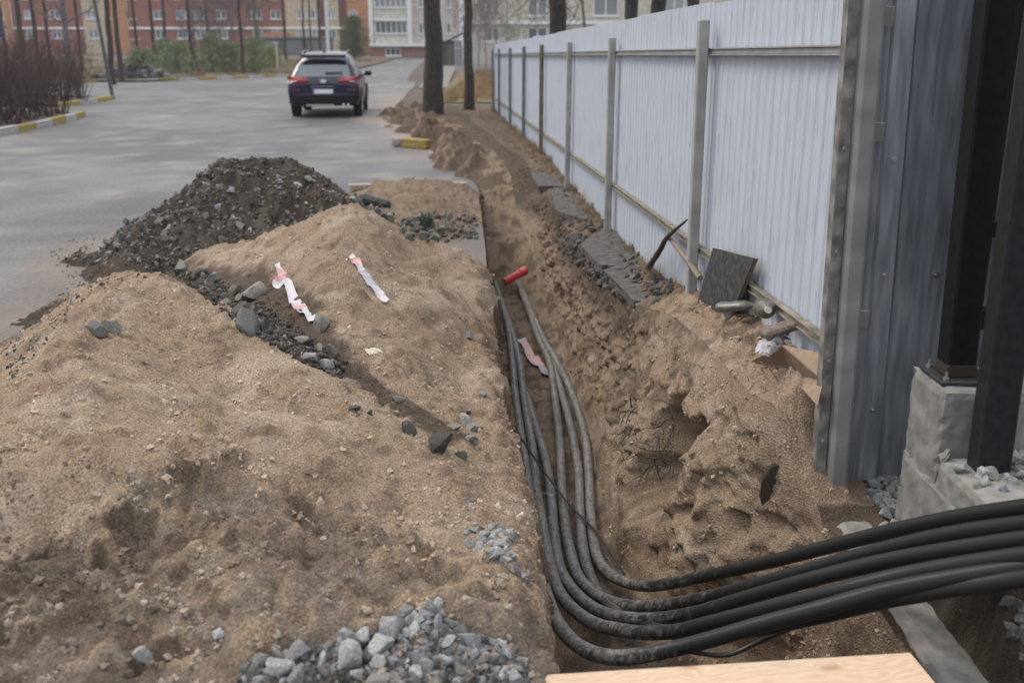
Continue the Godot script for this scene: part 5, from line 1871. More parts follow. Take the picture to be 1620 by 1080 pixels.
	tube(st, [Vector3(0, 0, 0), Vector3(0, 0, 0.012)], [0.075, 0.07], 20)
	var badge := part("badge", done(st), chrome, t, Vector3(0, 0.925, 0.03))
	badge.scale = Vector3(1.15, 0.75, 1)
	part("antenna_fin", bar_mesh(Vector3(0, 1.62, -0.72), Vector3(0, 1.69, -0.66), 0.05, 0.03, Vector3.BACK, 0.005), paint, t)

# ---------------------------------------------------------------- buildings
# wall facing the camera with openings: rects of [x0, y0, x1, y1], local to the building
func pierced(x0: float, y0: float, x1: float, y1: float, holes: Array, z: float, depth: float) -> ArrayMesh:
	var xs := [x0, x1]
	var ys := [y0, y1]
	var mine := []
	for h in holes:
		if h[0] >= x0 - 0.01 and h[2] <= x1 + 0.01 and h[1] >= y0 - 0.01 and h[3] <= y1 + 0.01:
			mine.append(h)
			xs.append_array([h[0], h[2]])
			ys.append_array([h[1], h[3]])
	xs.sort()
	ys.sort()
	var st := begin()
	flat(st)
	for i in xs.size() - 1:
		for j in ys.size() - 1:
			if xs[i + 1] - xs[i] < 0.001 or ys[j + 1] - ys[j] < 0.001:
				continue
			var cx: float = (xs[i] + xs[i + 1]) * 0.5
			var cy: float = (ys[j] + ys[j + 1]) * 0.5
			var open := false
			for h in mine:
				if cx > h[0] and cx < h[2] and cy > h[1] and cy < h[3]:
					open = true
			if not open:
				face(st, [Vector3(xs[i], ys[j], z), Vector3(xs[i + 1], ys[j], z), Vector3(xs[i + 1], ys[j + 1], z), Vector3(xs[i], ys[j + 1], z)], Vector3.BACK)
	for h in mine:
		var a := Vector3(h[0], h[1], z)
		var b := Vector3(h[2], h[1], z)
		var c := Vector3(h[2], h[3], z)
		var d := Vector3(h[0], h[3], z)
		var bk := Vector3(0, 0, -depth)
		face(st, [a, b, b + bk, a + bk], Vector3.UP)
		face(st, [d, c, c + bk, d + bk], Vector3.DOWN)
		face(st, [a, d, d + bk, a + bk], Vector3.RIGHT)
		face(st, [b, c, c + bk, b + bk], Vector3.LEFT)
	# sides and top so that the wall has thickness
	var bk := Vector3(0, 0, -0.4)
	face(st, [Vector3(x0, y0, z), Vector3(x0, y1, z), Vector3(x0, y1, z) + bk, Vector3(x0, y0, z) + bk], Vector3.LEFT)
	face(st, [Vector3(x1, y0, z), Vector3(x1, y1, z), Vector3(x1, y1, z) + bk, Vector3(x1, y0, z) + bk], Vector3.RIGHT)
	face(st, [Vector3(x0, y1, z), Vector3(x1, y1, z), Vector3(x1, y1, z) + bk, Vector3(x0, y1, z) + bk], Vector3.UP)
	return done(st)

var frame_mat: Material
var pane_mats := []

func add_window(b: Node3D, h: Array, z: float, bars := 2) -> void:
	var w: float = h[2] - h[0]
	var ht: float = h[3] - h[1]
	var c := Vector3((h[0] + h[2]) * 0.5, (h[1] + h[3]) * 0.5, z - 0.12)
	var st := begin()
	for sx in [-1.0, 1.0]:
		box(st, Transform3D(Basis(), Vector3(sx * (w * 0.5 - 0.05), 0, 0)), Vector3(0.1, ht, 0.1))
		box(st, Transform3D(Basis(), Vector3(0, sx * (ht * 0.5 - 0.05), 0)), Vector3(w - 0.2, 0.1, 0.1))
	for k in range(1, bars):
		box(st, Transform3D(Basis(), Vector3(-w * 0.5 + w * k / bars, 0, 0)), Vector3(0.09, ht - 0.2, 0.09))
	var f := part("window", done(st), frame_mat, b, c)
	part("pane", box_mesh(Vector3(w - 0.12, ht - 0.12, 0.02)), pane_mats[rng.randi() % pane_mats.size()], f, Vector3(0, 0, -0.02))
	part("sill", box_mesh(Vector3(w + 0.2, 0.1, 0.25)), frame_mat, f, Vector3(0, -ht * 0.5 - 0.05, 0.12))

func make_buildings() -> void:
	frame_mat = mat(lin(0.62, 0.62, 0.62), 0.6)
	for c in [[0.05, 0.055, 0.06], [0.12, 0.13, 0.14], [0.2, 0.22, 0.23], [0.08, 0.085, 0.09]]:
		var g := mat(lin(c[0], c[1], c[2]), 0.1)
		g.metallic_specular = 0.8
		pane_mats.append(g)
	var brick := textured(lin(0.31, 0.118, 0.085), 0.9, "brick_far", 0.03, 0.7, 0.3)
	var brick2 := textured(lin(0.20, 0.075, 0.06), 0.9, "brick_far", 0.03, 0.7, 0.3)
	var orange := textured(lin(0.46, 0.215, 0.10), 0.9, "render_far", 0.02, 0.8, 0.2)
	var yellow := textured(lin(0.52, 0.42, 0.29), 0.9, "render_far", 0.02, 0.8, 0.2)
	var cream := textured(lin(0.66, 0.625, 0.56), 0.9, "render_far", 0.02, 0.85, 0.2)
	var pale := textured(lin(0.56, 0.52, 0.43), 0.9, "render_far", 0.02, 0.85, 0.2)
	var pink := textured(lin(0.34, 0.18, 0.15), 0.9, "brick_far", 0.03, 0.75, 0.3)
	var peach := textured(lin(0.63, 0.55, 0.50), 0.9, "render_far", 0.02, 0.85, 0.2)
	var white := mat(lin(0.66, 0.66, 0.66), 0.8)
	# red brick block, about 150 m away
	var s := 150.0
	var y0 := far_rise(s) - 0.1
	var b := thing("apartment_block", Vector3(-50, y0, -s), "long red brick apartment block with orange and yellow bays behind the pines", "building")
	var bx := func(px: float) -> float: return at_depth(px, 60, s).x + 50.0
	var rows := [[at_depth(300, 61, s).y - y0, at_depth(300, 47, s).y - y0], [at_depth(300, 30, s).y - y0, at_depth(300, 16, s).y - y0]]
	var dy: float = rows[1][0] - rows[0][0]
	rows.append([rows[1][0] + dy, rows[1][1] + dy])
	rows.append([rows[2][0] + dy, rows[2][1] + dy])
	var top: float = rows[3][1] + 1.0
	var band: float = at_depth(300, 44.5, s).y - y0
	var segs := [[-90, -12, brick], [-12, 22, orange], [22, 136, brick], [136, 172, yellow], [172, 205, orange], [205, 332, brick], [332, 372, brick2], [372, 455, brick], [455, 503, yellow], [503, 516, brick2], [516, 537, yellow], [537, 551, brick2], [551, 600, orange]]
	var cols := [-60, 5, 50, 90, 150, 178, 212, 254, 289, 317, 352, 408, 438, 479, 495, 526, 560]
	for sg in segs:
		var holes := []
		var a: float = bx.call(sg[0])
		var e: float = bx.call(sg[1])
		for px in cols:
			if px > sg[0] and px < sg[1]:
				var c: float = bx.call(px)
				var w := 1.5 if px < 470 else 1.15
				for r in rows.size():
					holes.append([c - w * 0.5, rows[r][0], c + w * 0.5, rows[r][1]])
		var z := 0.0 if sg[2] == brick or sg[2] == brick2 else 0.5
		part("wall", pierced(a, 0, e, top, holes, z, 0.3), sg[2], b)
		for h in holes:
			add_window(b, h, z)
	part("band", box_mesh(Vector3(bx.call(455.0) - bx.call(205.0), 0.28, 0.2)), white, b, Vector3((bx.call(205.0) + bx.call(455.0)) * 0.5, band, 0.1))
	part("band", box_mesh(Vector3(bx.call(550.0) - bx.call(456.0), 0.28, 0.9)), white, b, Vector3((bx.call(456.0) + bx.call(550.0)) * 0.5, band, 0.2))
	part("band", box_mesh(Vector3(bx.call(135.0) - bx.call(23.0), 0.28, 0.2)), white, b, Vector3((bx.call(23.0) + bx.call(135.0)) * 0.5, band, 0.1))
	part("roof", box_mesh(Vector3(bx.call(600.0) - bx.call(-90.0), 0.5, 12)), mat(lin(0.2, 0.19, 0.18), 0.8), b, Vector3((bx.call(600.0) + bx.call(-90.0)) * 0.5, top + 0.25, -5.5))
	# entrance porch
	var cx: float = bx.call(440.0)
	part("porch", box_mesh(Vector3(3.4, 1.0, 2.0)), orange, b, Vector3(cx, at_depth(440, 57, s).y - y0, 1.2))
	for sx in [-1.0, 1.0]:
		part("porch_pier", box_mesh(Vector3(0.6, 2.6, 0.6)), brick2, b, Vector3(cx + sx * 1.3, 1.2, 1.8))
	part("door", box_mesh(Vector3(1.6, 2.2, 0.1)), mat(lin(0.05, 0.04, 0.04), 0.5), b, Vector3(cx, 1.1, 0.1))
	# pale block in the middle
	s = 116.0
	y0 = far_rise(s) - 0.1
	var p := thing("apartment_block", Vector3(-11, y0, -s), "cream and white apartment block with glazed balconies and pink base", "building")
	var pxl := func(px: float) -> float: return at_depth(px, 60, s).x + 11.0
	var py := func(yy: float) -> float: return at_depth(650, yy, s).y - y0
	var ph := []
	var storey: float = py.call(-7.0) - py.call(34.0)
	for r in 3:
		var o2 := storey * r
		ph.append([pxl.call(595.0), py.call(53.0) + o2, pxl.call(645.0), py.call(34.0) + o2, 6])
		ph.append([pxl.call(662.0), py.call(53.0) + o2, pxl.call(670.0), py.call(37.0) + o2, 1])
		ph.append([pxl.call(706.0), py.call(53.0) + o2, pxl.call(714.0), py.call(37.0) + o2, 1])
	var base_top: float = py.call(69.0)
	var ptop: float = py.call(34.0) + storey * 2 + 1.0
	part("balcony_wall", pierced(pxl.call(591.0), base_top, pxl.call(647.0), ptop, ph, 0.6, 0.25), cream, p)
	part("wall", pierced(pxl.call(652.0), base_top, pxl.call(728.0), ptop, ph, 0.0, 0.25), peach, p)
	var bh := [[pxl.call(610.0), py.call(88.0), pxl.call(634.0), py.call(76.0)]]
	part("base", pierced(pxl.call(586.0), -0.2, pxl.call(730.0), base_top - 0.3, bh, 0.7, 0.3), pink, p)
	add_window(p, bh[0], 0.7, 3)
	for h in ph:
		add_window(p, h, 0.6 if h[4] > 1 else 0.0, h[4])
	for q in [[586.0, 591.5], [646.5, 652.5], [727.0, 733.0]]:
		part("pilaster", box_mesh(Vector3(pxl.call(q[1]) - pxl.call(q[0]), ptop - base_top, 1.2)), white, p, Vector3((pxl.call(q[0]) + pxl.call(q[1])) * 0.5, (ptop + base_top) * 0.5, 0.35))
	for yy in [66.5]:
		part("band", box_mesh(Vector3(pxl.call(733.0) - pxl.call(586.0), 0.35, 1.5)), white, p, Vector3((pxl.call(586.0) + pxl.call(733.0)) * 0.5, base_top - 0.13, 0.3))
	for r in 3:
		part("band", box_mesh(Vector3(pxl.call(646.0) - pxl.call(592.0), 0.22, 0.3)), white, p, Vector3((pxl.call(592.0) + pxl.call(646.0)) * 0.5, py.call(31.5) + storey * r, 0.62))
	part("roof", box_mesh(Vector3(pxl.call(733.0) - pxl.call(586.0), 0.4, 12)), mat(lin(0.3, 0.28, 0.26), 0.8), p, Vector3((pxl.call(586.0) + pxl.call(733.0)) * 0.5, ptop + 0.2, -5.2))
	part("side_wall", box_mesh(Vector3(0.4, ptop, 11.5)), peach, p, Vector3(pxl.call(730.0), ptop * 0.5, -5.5))
	part("side_wall", box_mesh(Vector3(0.4, ptop, 11.5)), cream, p, Vector3(pxl.call(588.0), ptop * 0.5, -5.5))
	# cream block behind the fence
	s = 88.0
	y0 = far_rise(s) - 0.1
	var r := thing("apartment_block", Vector3(6, y0, -s), "plain cream block with white framed windows rising behind the metal fence", "building")
	var rx := func(px: float) -> float: return at_depth(px, 40, s).x - 6.0
	var ry := func(yy: float) -> float: return at_depth(850, yy, s).y - y0
	var rh := []
	for px in [[835.0, 866.0], [938.0, 978.0], [1050.0, 1082.0], [1150.0, 1190.0], [768.0, 790.0]]:
		for q in [[25.0, -8.0], [66.0, 43.0]]:
			rh.append([rx.call(px[0]), ry.call(q[0]), rx.call(px[1]), ry.call(q[1])])
	var rtop: float = ry.call(-60.0)
	part("wall", pierced(rx.call(744.0), -0.2, rx.call(1320.0), rtop, rh, 0.0, 0.3), pale, r)
	for h in rh:
		add_window(r, h, 0.0, 2)
	part("band", box_mesh(Vector3(rx.call(1320.0) - rx.call(744.0), 0.25, 0.2)), white, r, Vector3((rx.call(1320.0) + rx.call(744.0)) * 0.5, ry.call(36.0), 0.1))
	part("roof", box_mesh(Vector3(rx.call(1330.0) - rx.call(735.0), 0.4, 11)), mat(lin(0.25, 0.22, 0.2), 0.8), r, Vector3((rx.call(1320.0) + rx.call(744.0)) * 0.5, rtop + 0.2, -5.0))
	part("side_wall", box_mesh(Vector3(0.4, rtop, 10)), pale, r, Vector3(rx.call(746.0), rtop * 0.5, -5.2))
	# dark shed and pale pickets beyond the path
	var sh := thing("shed", Vector3(-4.9, far_rise(84), -84.0), "small dark lean-to shed beside the pale block", "shed")
	var dk := mat(lin(0.05, 0.05, 0.055), 0.8)
	part("wall", box_mesh(Vector3(1.5, 2.0, 2.0)), dk, sh, Vector3(0, 1.0, 0))
	part("roof", slab_mesh([Vector3(-0.9, 1.75, 1.2), Vector3(0.9, 2.6, 1.2), Vector3(0.9, 2.6, -1.2), Vector3(-0.9, 1.75, -1.2)], Vector3(-0.42, 0.9, 0).normalized(), 0.08), mat(lin(0.075, 0.075, 0.08), 0.7), sh)
	part("door", box_mesh(Vector3(0.8, 1.7, 0.06)), mat(lin(0.08, 0.075, 0.07), 0.8), sh, Vector3(0.1, 0.85, 1.02))
	var pf := thing("picket_fence", Vector3(-2.6, far_rise(70), -70.0), "pale grey picket fence beyond the end of the metal fence", "fence")
	var pg := mat(lin(0.36, 0.36, 0.38), 0.8)
	for k in 26:
		part("picket", box_mesh(Vector3(0.09, 2.1, 0.03), 0.004), pg, pf, Vector3(-1.2 + k * 0.2, 1.05, 0))
	for hy in [0.4, 1.6]:
		part("rail", box_mesh(Vector3(5.2, 0.08, 0.04)), pg, pf, Vector3(1.3, hy, -0.04))
	# parked vans far off are only dark roofs: a low garage row by the brick wing
	var gr := thing("garage", Vector3(bx.call(500.0) - 50.0, far_rise(135), -135.0), "dark low garage with a flat roof at the foot of the brick wing", "garage")
	part("wall", box_mesh(Vector3(9.5, 2.0, 3.0)), mat(lin(0.07, 0.07, 0.075), 0.8), gr, Vector3(0, 1.0, 0))
	part("roof", box_mesh(Vector3(10.0, 0.2, 3.4)), mat(lin(0.16, 0.16, 0.16), 0.7), gr, Vector3(0, 2.1, 0))
	for k in 3:
		part("door", box_mesh(Vector3(2.4, 1.7, 0.06)), mat(lin(0.12, 0.12, 0.125), 0.6), gr, Vector3(-3.1 + k * 3.1, 0.87, 1.52))

# ---------------------------------------------------------------- trees, shrubs, poles
func bark_material(c: Color, key: String) -> StandardMaterial3D:
	var m := textured(c, 0.95, key, 0.02, 0.3, 1.0, 1.0, 6)
	m.uv1_scale = Vector3(2.4, 0.55, 2.4)
	return m

func trunk_mesh(r: float, h: float, sd: int, lean: Vector3, sides := 14) -> ArrayMesh:
	var n := FastNoiseLite.new()
	n.seed = sd
	n.frequency = 1.3
	var st := begin()
	var rings := []
	var nk := 44
	for k in nk:
		var t := float(k) / (nk - 1)
		var y := h * pow(t, 1.5) - 0.3
		var c := Vector3(0, y, 0) + lean * y + Vector3(n.get_noise_1d(y * 0.25), 0, n.get_noise_1d(y * 0.25 + 50.0)) * 0.12
		var rr := r * (1.0 - 0.72 * t) * (1.0 + 0.28 * exp(-maxf(y, 0.0) * 3.5))
		var ring := []
		for j in sides:
			var a := TAU * j / sides
			var d := Vector3(cos(a), 0, sin(a))
			ring.append(c + d * rr * (1.0 + 0.16 * n.get_noise_3dv(Vector3(d.x * 2.2, y * 1.4, d.z * 2.2)) + 0.08 * n.get_noise_3dv(Vector3(d.x * 6.0, y * 5.0, d.z * 6.0))))
		rings.append(ring)
	loft(st, rings, func(k): return (rings[k][0] + rings[k][sides / 2]) * 0.5)
	return done(st)

func pine_crown(sd: int, h: float, spread: float, lo: float) -> ArrayMesh:
	var r := RandomNumberGenerator.new()
	r.seed = sd
	var st := begin()
	flat(st)
	for k in 130:
		var t := pow(r.randf(), 0.8)
		var y := lerpf(lo, h + 0.6, t)
		var a := r.randf() * TAU
		var d := spread * sqrt(r.randf()) * (1.15 - 0.75 * t)
		var c := Vector3(cos(a) * d, y, sin(a) * d)
		for e in 14:
			var p := c + Vector3(r.randfn(), r.randfn() * 0.5, r.randfn()) * 0.28
			var u := Vector3(r.randfn(), r.randfn(), r.randfn()).normalized() * 0.22
			var w := Vector3(r.randfn(), r.randfn(), r.randfn()).normalized() * 0.07
			tri(st, p - u, p + u, p + w, Vector3.UP)
	return done(st)

func limbs(sd: int, h: float, spread: float, lo: float, lean: Vector3) -> Array:
	var r := RandomNumberGenerator.new()
	r.seed = sd
	var out := []
	for k in 9:
		var y := lerpf(lo - 0.5, h * 0.95, k / 8.0)
		var a := r.randf() * TAU
		var l := spread * r.randf_range(0.5, 0.95)
		var b := Vector3(0, y, 0) + lean * y
		var e := b + Vector3(cos(a) * l, r.randf_range(0.1, 0.6), sin(a) * l)
		out.append([b, b.lerp(e, 0.5) + Vector3(0, 0.1, 0), e])
	return out

func pine(at: Vector3, r: float, h: float, sd: int, bark: Material, needles: Material, lean: Vector3, label: String, group: String) -> void:
	var t := thing("pine_tree", at, label, "tree", group)
	part("trunk", trunk_mesh(r, h, sd, lean), bark, t)
	var lo := h * 0.66
	for l in limbs(sd, h, 2.2, lo, lean):
		part("limb", tube_mesh(l, [r * 0.2, r * 0.13, r * 0.05], 5), bark, t)
	part("crown", pine_crown(sd, h, 2.2, lo), needles, t)

# a twiggy bare shrub
func shrub_mesh(sd: int, stems: int, h: float, w: float, thin: float) -> ArrayMesh:
	var r := RandomNumberGenerator.new()
	r.seed = sd
	var st := begin()
	for k in stems:
		var a := r.randf() * TAU
		var d := Vector3(cos(a), 0, sin(a))
		var l := h * r.randf_range(0.65, 1.0)
		var base := d * r.randf() * 0.14 * w
		var p1 := base + d * w * r.randf_range(0.05, 0.22) + Vector3(0, l * 0.4, 0)
		var p2 := base + d * w * r.randf_range(0.15, 0.5) + Vector3(0, l * r.randf_range(0.8, 1.0), 0)
		tube(st, [base, p1, p2], [thin * 1.6, thin, thin * 0.3], 4, false)
		for e in 6:
			var t := r.randf_range(0.15, 0.95)
			var b := base.lerp(p1, t * 2.0) if t < 0.5 else p1.lerp(p2, t * 2.0 - 1.0)
			var q := b + Vector3(r.randf_range(-0.3, 0.3) * w, r.randf_range(0.1, 0.35) * h, r.randf_range(-0.3, 0.3) * w)
			tube(st, [b, q], [thin * 0.7, thin * 0.25], 3, false)
			for f in 2:
				var b2 := b.lerp(q, r.randf_range(0.2, 0.8))
				tube(st, [b2, b2 + Vector3(r.randf_range(-0.16, 0.16) * w, r.randf_range(0.0, 0.2) * h, r.randf_range(-0.16, 0.16) * w)], [thin * 0.5, thin * 0.2], 3, false)
	return done(st)

func young_pine_mesh(sd: int, h: float, w: float) -> ArrayMesh:
	var r := RandomNumberGenerator.new()
	r.seed = sd
	var st := begin()
	flat(st)
	for k in 420:
		var t := r.randf()
		var a := r.randf() * TAU
		var d := w * sqrt(maxf(0.02, 1.0 - pow(absf(t * 1.25 - 0.35), 2.2))) * pow(r.randf(), 0.5) * (0.75 + 0.35 * sin(a * 3.0 + sd) + 0.2 * sin(a * 2.0 + t * 7.0))
		var c := Vector3(cos(a) * d, h * (0.08 + t * 0.9), sin(a) * d)
		for e in 9:
			var p := c + Vector3(r.randfn(), r.randfn(), r.randfn()) * 0.09
			var u := Vector3(cos(a) * 0.5 + r.randfn() * 0.6, 0.5 + r.randfn() * 0.5, sin(a) * 0.5 + r.randfn() * 0.6).normalized() * 0.13
			var sd2 := u.cross(Vector3(r.randfn(), r.randfn(), r.randfn())).normalized() * 0.028
			tri(st, p - sd2, p + u, p + sd2, Vector3.UP)
	return done(st)

func bare_tree(at: Vector3, h: float, sd: int, m: Material, label: String, group: String, thick := 0.09, spread := 1.0) -> void:
	var t := thing("bare_tree", at, label, "tree", group)
	var r := RandomNumberGenerator.new()
	r.seed = sd
	var st := begin()
	var top := Vector3(r.randf_range(-0.3, 0.3), h, r.randf_range(-0.3, 0.3))
	var trunk := smooth_path([Vector3(0, -0.2, 0), Vector3(r.randf_range(-0.15, 0.15), h * 0.35, 0.05), Vector3(r.randf_range(-0.3, 0.3), h * 0.7, 0.0), top], 4)
	var rr := []
	for k in trunk.size():
		rr.append(thick * (1.0 - 0.9 * k / trunk.size()))
	tube(st, trunk, rr, 8)
	part("trunk", done(st), m, t)
	st = begin()
	for k in 26:
		var e := r.randf_range(0.3, 0.98)
		var b: Vector3 = trunk[int(e * (trunk.size() - 1))]
		var a := r.randf() * TAU
		var l := h * 0.38 * (1.1 - e * 0.7) * spread
		var q := b + Vector3(cos(a) * l, l * r.randf_range(0.5, 1.1), sin(a) * l)
		var mid := b.lerp(q, 0.5) - Vector3(0, l * 0.1, 0)
		tube(st, [b, mid, q], [thick * 0.3 * (1.2 - e), thick * 0.2 * (1.2 - e), 0.004], 4, false)
		for f in 7:
			var c := mid.lerp(q, r.randf_range(-0.6, 1.0))
			var q2 := c + Vector3(r.randf_range(-0.4, 0.4), r.randf_range(0.1, 0.5), r.randf_range(-0.4, 0.4)) * l
			tube(st, [c, q2], [0.018, 0.009], 3, false)
			for g in 2:
				var c2 := c.lerp(q2, r.randf_range(0.3, 0.9))
				tube(st, [c2, c2 + Vector3(r.randf_range(-0.25, 0.25), r.randf_range(0.0, 0.3), r.randf_range(-0.25, 0.25)) * l], [0.012, 0.007], 3, false)
	part("crown", done(st), m, t)

func on_ground(px: float, s: float, h := 0.0) -> Vector3:
	var d := at_depth(px, 100, s)
	return Vector3(d.x, far_rise(s) + h, -s)

func make_plants() -> void:
	var bark := bark_material(lin(0.078, 0.060, 0.052), "bark_a")
	var bark2 := bark_material(lin(0.105, 0.075, 0.062), "bark_b")
	var needles := mat(lin(0.045, 0.07, 0.03), 0.8)
	var near_a := at_height(685, 190, 0.02)
	pine(near_a, 0.27, 17.0, 3, bark, needles, Vector3(0.006, 0, 0), "thick dark pine trunk on the dirt edge between car and fence", "pine trees")
	pine(at_height(742, 175, 0.0), 0.155, 16.0, 4, bark2, needles, Vector3(-0.006, 0, 0), "slimmer pine trunk just behind the thick one", "pine trees")
	for q in [[880, 19.0, 0.2, "stout pine rising behind the middle of the metal fence"], [1002, 16.0, 0.125, "narrow pine just showing over the fence, first of a close trio"], [1042, 16.5, 0.15, "pine showing over the fence, second of a close trio"], [1096, 17.5, 0.13, "pine showing over the fence, third of a close trio"]]:
		pine(Vector3(at_depth(q[0], 40, q[1]).x, -0.02, -q[1]), q[2], 16.0, int(q[0]), bark, needles, Vector3.ZERO, q[3], "pine trees")
	# far pines before the brick block: pixel x, distance, radius, lean
	var far := [[38, 60, 0.2, 0.01], [62, 62, 0.16, -0.01], [80, 70, 0.14, 0.0], [174, 50, 0.17, 0.03], [190, 54, 0.15, 0.01], [218, 75, 0.13, 0.0], [245, 72, 0.14, 0.0], [264, 80, 0.15, 0.01], [303, 68, 0.16, 0.02], [331, 90, 0.16, 0.01], [384, 64, 0.13, 0.0], [408, 95, 0.15, 0.0], [452, 90, 0.14, 0.01], [483, 100, 0.14, 0.0], [493, 108, 0.12, 0.01], [508, 96, 0.14, 0.0], [128, 68, 0.13, 0.0], [10, 66, 0.15, 0.0]]
	for q in far:
		pine(on_ground(q[0], q[1]), q[2], 15.0 + rng.randf() * 3.0, int(q[0]) + 500, bark2 if int(q[0]) % 2 == 0 else bark, needles, Vector3(q[3], 0, 0), "tall thin pine trunk among the trees before the brick block", "pine trees")
	# birch-like pale trunk
	var birch := bark_material(lin(0.30, 0.28, 0.26), "bark_birch")
	bare_tree(on_ground(108, 46.0), 11.0, 61, birch, "pale grey leaning tree trunk above the red shrubs", "bare trees", 0.16, 0.6)
	bare_tree(on_ground(312, 66.0), 7.0, 62, birch, "pale thin birch trunk between the young pines", "bare trees", 0.09, 0.7)
	var twig := mat(lin(0.12, 0.1, 0.09), 0.9)
	bare_tree(on_ground(372, 72.0), 6.5, 63, twig, "grey leafless tree with a wide haze of twigs by the young pines", "bare trees", 0.1, 1.3)
	bare_tree(on_ground(350, 80.0), 6.0, 64, twig, "grey leafless tree behind the wide twiggy one", "bare trees", 0.09, 1.3)
	bare_tree(on_ground(412, 84.0), 6.5, 65, twig, "grey leafless tree left of the brick porch", "bare trees", 0.09, 1.2)
	bare_tree(at_depth(930, 80, 34.0) * Vector3(1, 0, 1), 5.5, 66, twig, "small leafless tree spreading above the metal fence", "bare trees", 0.07, 1.3)
	for q in [[770, 60.0, "leafless sapling beyond the end of the metal fence"], [800, 55.0, "leafless sapling behind the far fence panels"], [756, 66.0, "leafless sapling beside the picket fence"], [785, 72.0, "leafless sapling behind the picket fence"]]:
		bare_tree(on_ground(q[0], q[1]), 6.0, int(q[0]), mat(lin(0.19, 0.165, 0.15), 0.9), q[2], "bare trees", 0.06, 1.0)
	# young pines on the far verge
	var green := mat(lin(0.24, 0.255, 0.105), 0.85)
	var green2 := mat(lin(0.17, 0.205, 0.105), 0.85)
	for q in [[222, 66, 1.6, 1.2, "low round young pine behind the broken asphalt"], [282, 64, 2.0, 1.3, "young pine bush right of the broken asphalt pile"], [262, 70, 2.2, 1.1, "young pine half hidden behind the bush by the asphalt pile"], [335, 66, 2.5, 1.4, "taller young pine in the middle of the verge"], [366, 67, 1.9, 1.1, "small young pine beside the dark trunk"], [402, 66, 2.3, 1.3, "young pine nearest the pale sign post"], [428, 74, 1.6, 1.0, "young pine behind the pale sign post"]]:
		var t := thing("young_pine", on_ground(q[0], q[1]), q[4], "shrub", "young pines on the verge")
		part("trunk", tube_mesh([Vector3(0, -0.1, 0), Vector3(0, q[2], 0)], [0.05, 0.01], 6), bark2, t)
		part("crown", young_pine_mesh(int(q[0]), q[2], q[3]), green if int(q[0]) % 4 < 2 else green2, t)
	var cf := thing("conifer", on_ground(561, 104.0), "dense rounded green conifer left of the cream block", "tree")
	part("trunk", tube_mesh([Vector3(0, -0.2, 0), Vector3(0, 4.2, 0)], [0.12, 0.02], 6), bark2, cf)
	var cmesh := begin()
	for k in 4:
		cmesh.append_from(young_pine_mesh(900 + k, 4.2, 1.9 - 0.2 * k), 0, Transform3D())
	part("crown", cmesh.commit(), mat(lin(0.095, 0.115, 0.05), 0.85), cf)
	# bare red shrubs on the near verges
	var redtwig := mat(lin(0.066, 0.040, 0.034), 0.9)
	var browntwig := mat(lin(0.06, 0.042, 0.034), 0.9)
	var sm := [shrub_mesh(1, 20, 2.2, 1.6, 0.009), shrub_mesh(2, 19, 2.1, 1.6, 0.009), shrub_mesh(3, 18, 1.9, 1.5, 0.009)]
	var spots := []
	for q in [[-20, 22.6], [12, 23.2], [42, 24.6], [70, 25.8], [92, 27.0], [22, 26.2], [52, 27.6], [4, 24.6], [128, 33.0], [98, 33.4], [70, 34.2], [36, 33.6], [8, 34.6], [116, 35.4], [48, 36.0], [-20, 33.0]]:
		spots.append([at_depth(q[0], 150, q[1]).x, q[1]])
	for k in spots.size():
		var near: bool = spots[k][1] < 28.0
		var t := thing("bare_shrub", Vector3(spots[k][0], 0.08, -spots[k][1]), "leafless reddish shrub in the clump behind the near painted kerb" if near else "leafless reddish shrub in the clump by the leaning pole", "shrub", "bare red shrubs behind the near kerb" if near else "bare red shrubs by the leaning pole")
		var tw := part("twigs", sm[k % 3], redtwig if k % 3 != 2 else browntwig, t)
		tw.rotation.y = k * 1.9
		tw.scale = Vector3.ONE * (0.85 + 0.3 * rng.randf())
	# poles
	var steel := mat(lin(0.22, 0.22, 0.23), 0.6)
	var lp := at_height(179, 157, 0.0)
	tag(part("leaning_pole", tube_mesh([Vector3(0, -0.2, 0), Vector3(-0.55, 7.0, 0.1)], [0.065, 0.055], 10), textured(lin(0.09, 0.09, 0.095), 0.7, "post_steel", 0.012, 0.8, 0.8, 0.08), self, lp), "dark slightly leaning metal pole at the kerb corner", "pole")
	var lamp := thing("lamp_post", on_ground(520, 95.0), "white lamp post rising behind the car", "lamp post")
	part("pole", tube_mesh([Vector3(0, -0.2, 0), Vector3(0, 9.0, 0)], [0.17, 0.12], 12), mat(lin(0.5, 0.51, 0.52), 0.6), lamp)
	part("arm", tube_mesh([Vector3(0, 8.9, 0), Vector3(0.3, 9.3, 0.4), Vector3(0.6, 9.4, 1.2)], [0.05], 8), steel, lamp)
	part("lamp_head", box_mesh(Vector3(0.3, 0.12, 0.7), 0.04), steel, lamp, Vector3(0.65, 9.4, 1.5))
	var sp2 := thing("sign_post", on_ground(438, 70.0), "thin pale wooden post on the brown verge", "post")
	part("post", tube_mesh([Vector3(0, -0.1, 0), Vector3(0.02, 2.0, 0)], [0.07, 0.06], 8), mat(lin(0.42, 0.36, 0.28), 0.8), sp2)
	part("cross_piece", box_mesh(Vector3(0.5, 0.08, 0.05), 0.01), mat(lin(0.42, 0.36, 0.28), 0.8), sp2, Vector3(0, 1.9, 0.05))
	var car2 := thing("blue_sign", Vector3(-13.0, 0.0, -25.0) + Vector3(0.2, 0.0, 0), "small blue board on a post at the edge of the red shrubs", "sign")
	car2.position = on_ground(2, 30.0)
	part("post", tube_mesh([Vector3(0, -0.1, 0), Vector3(0, 2.2, 0)], [0.03], 6), steel, car2)
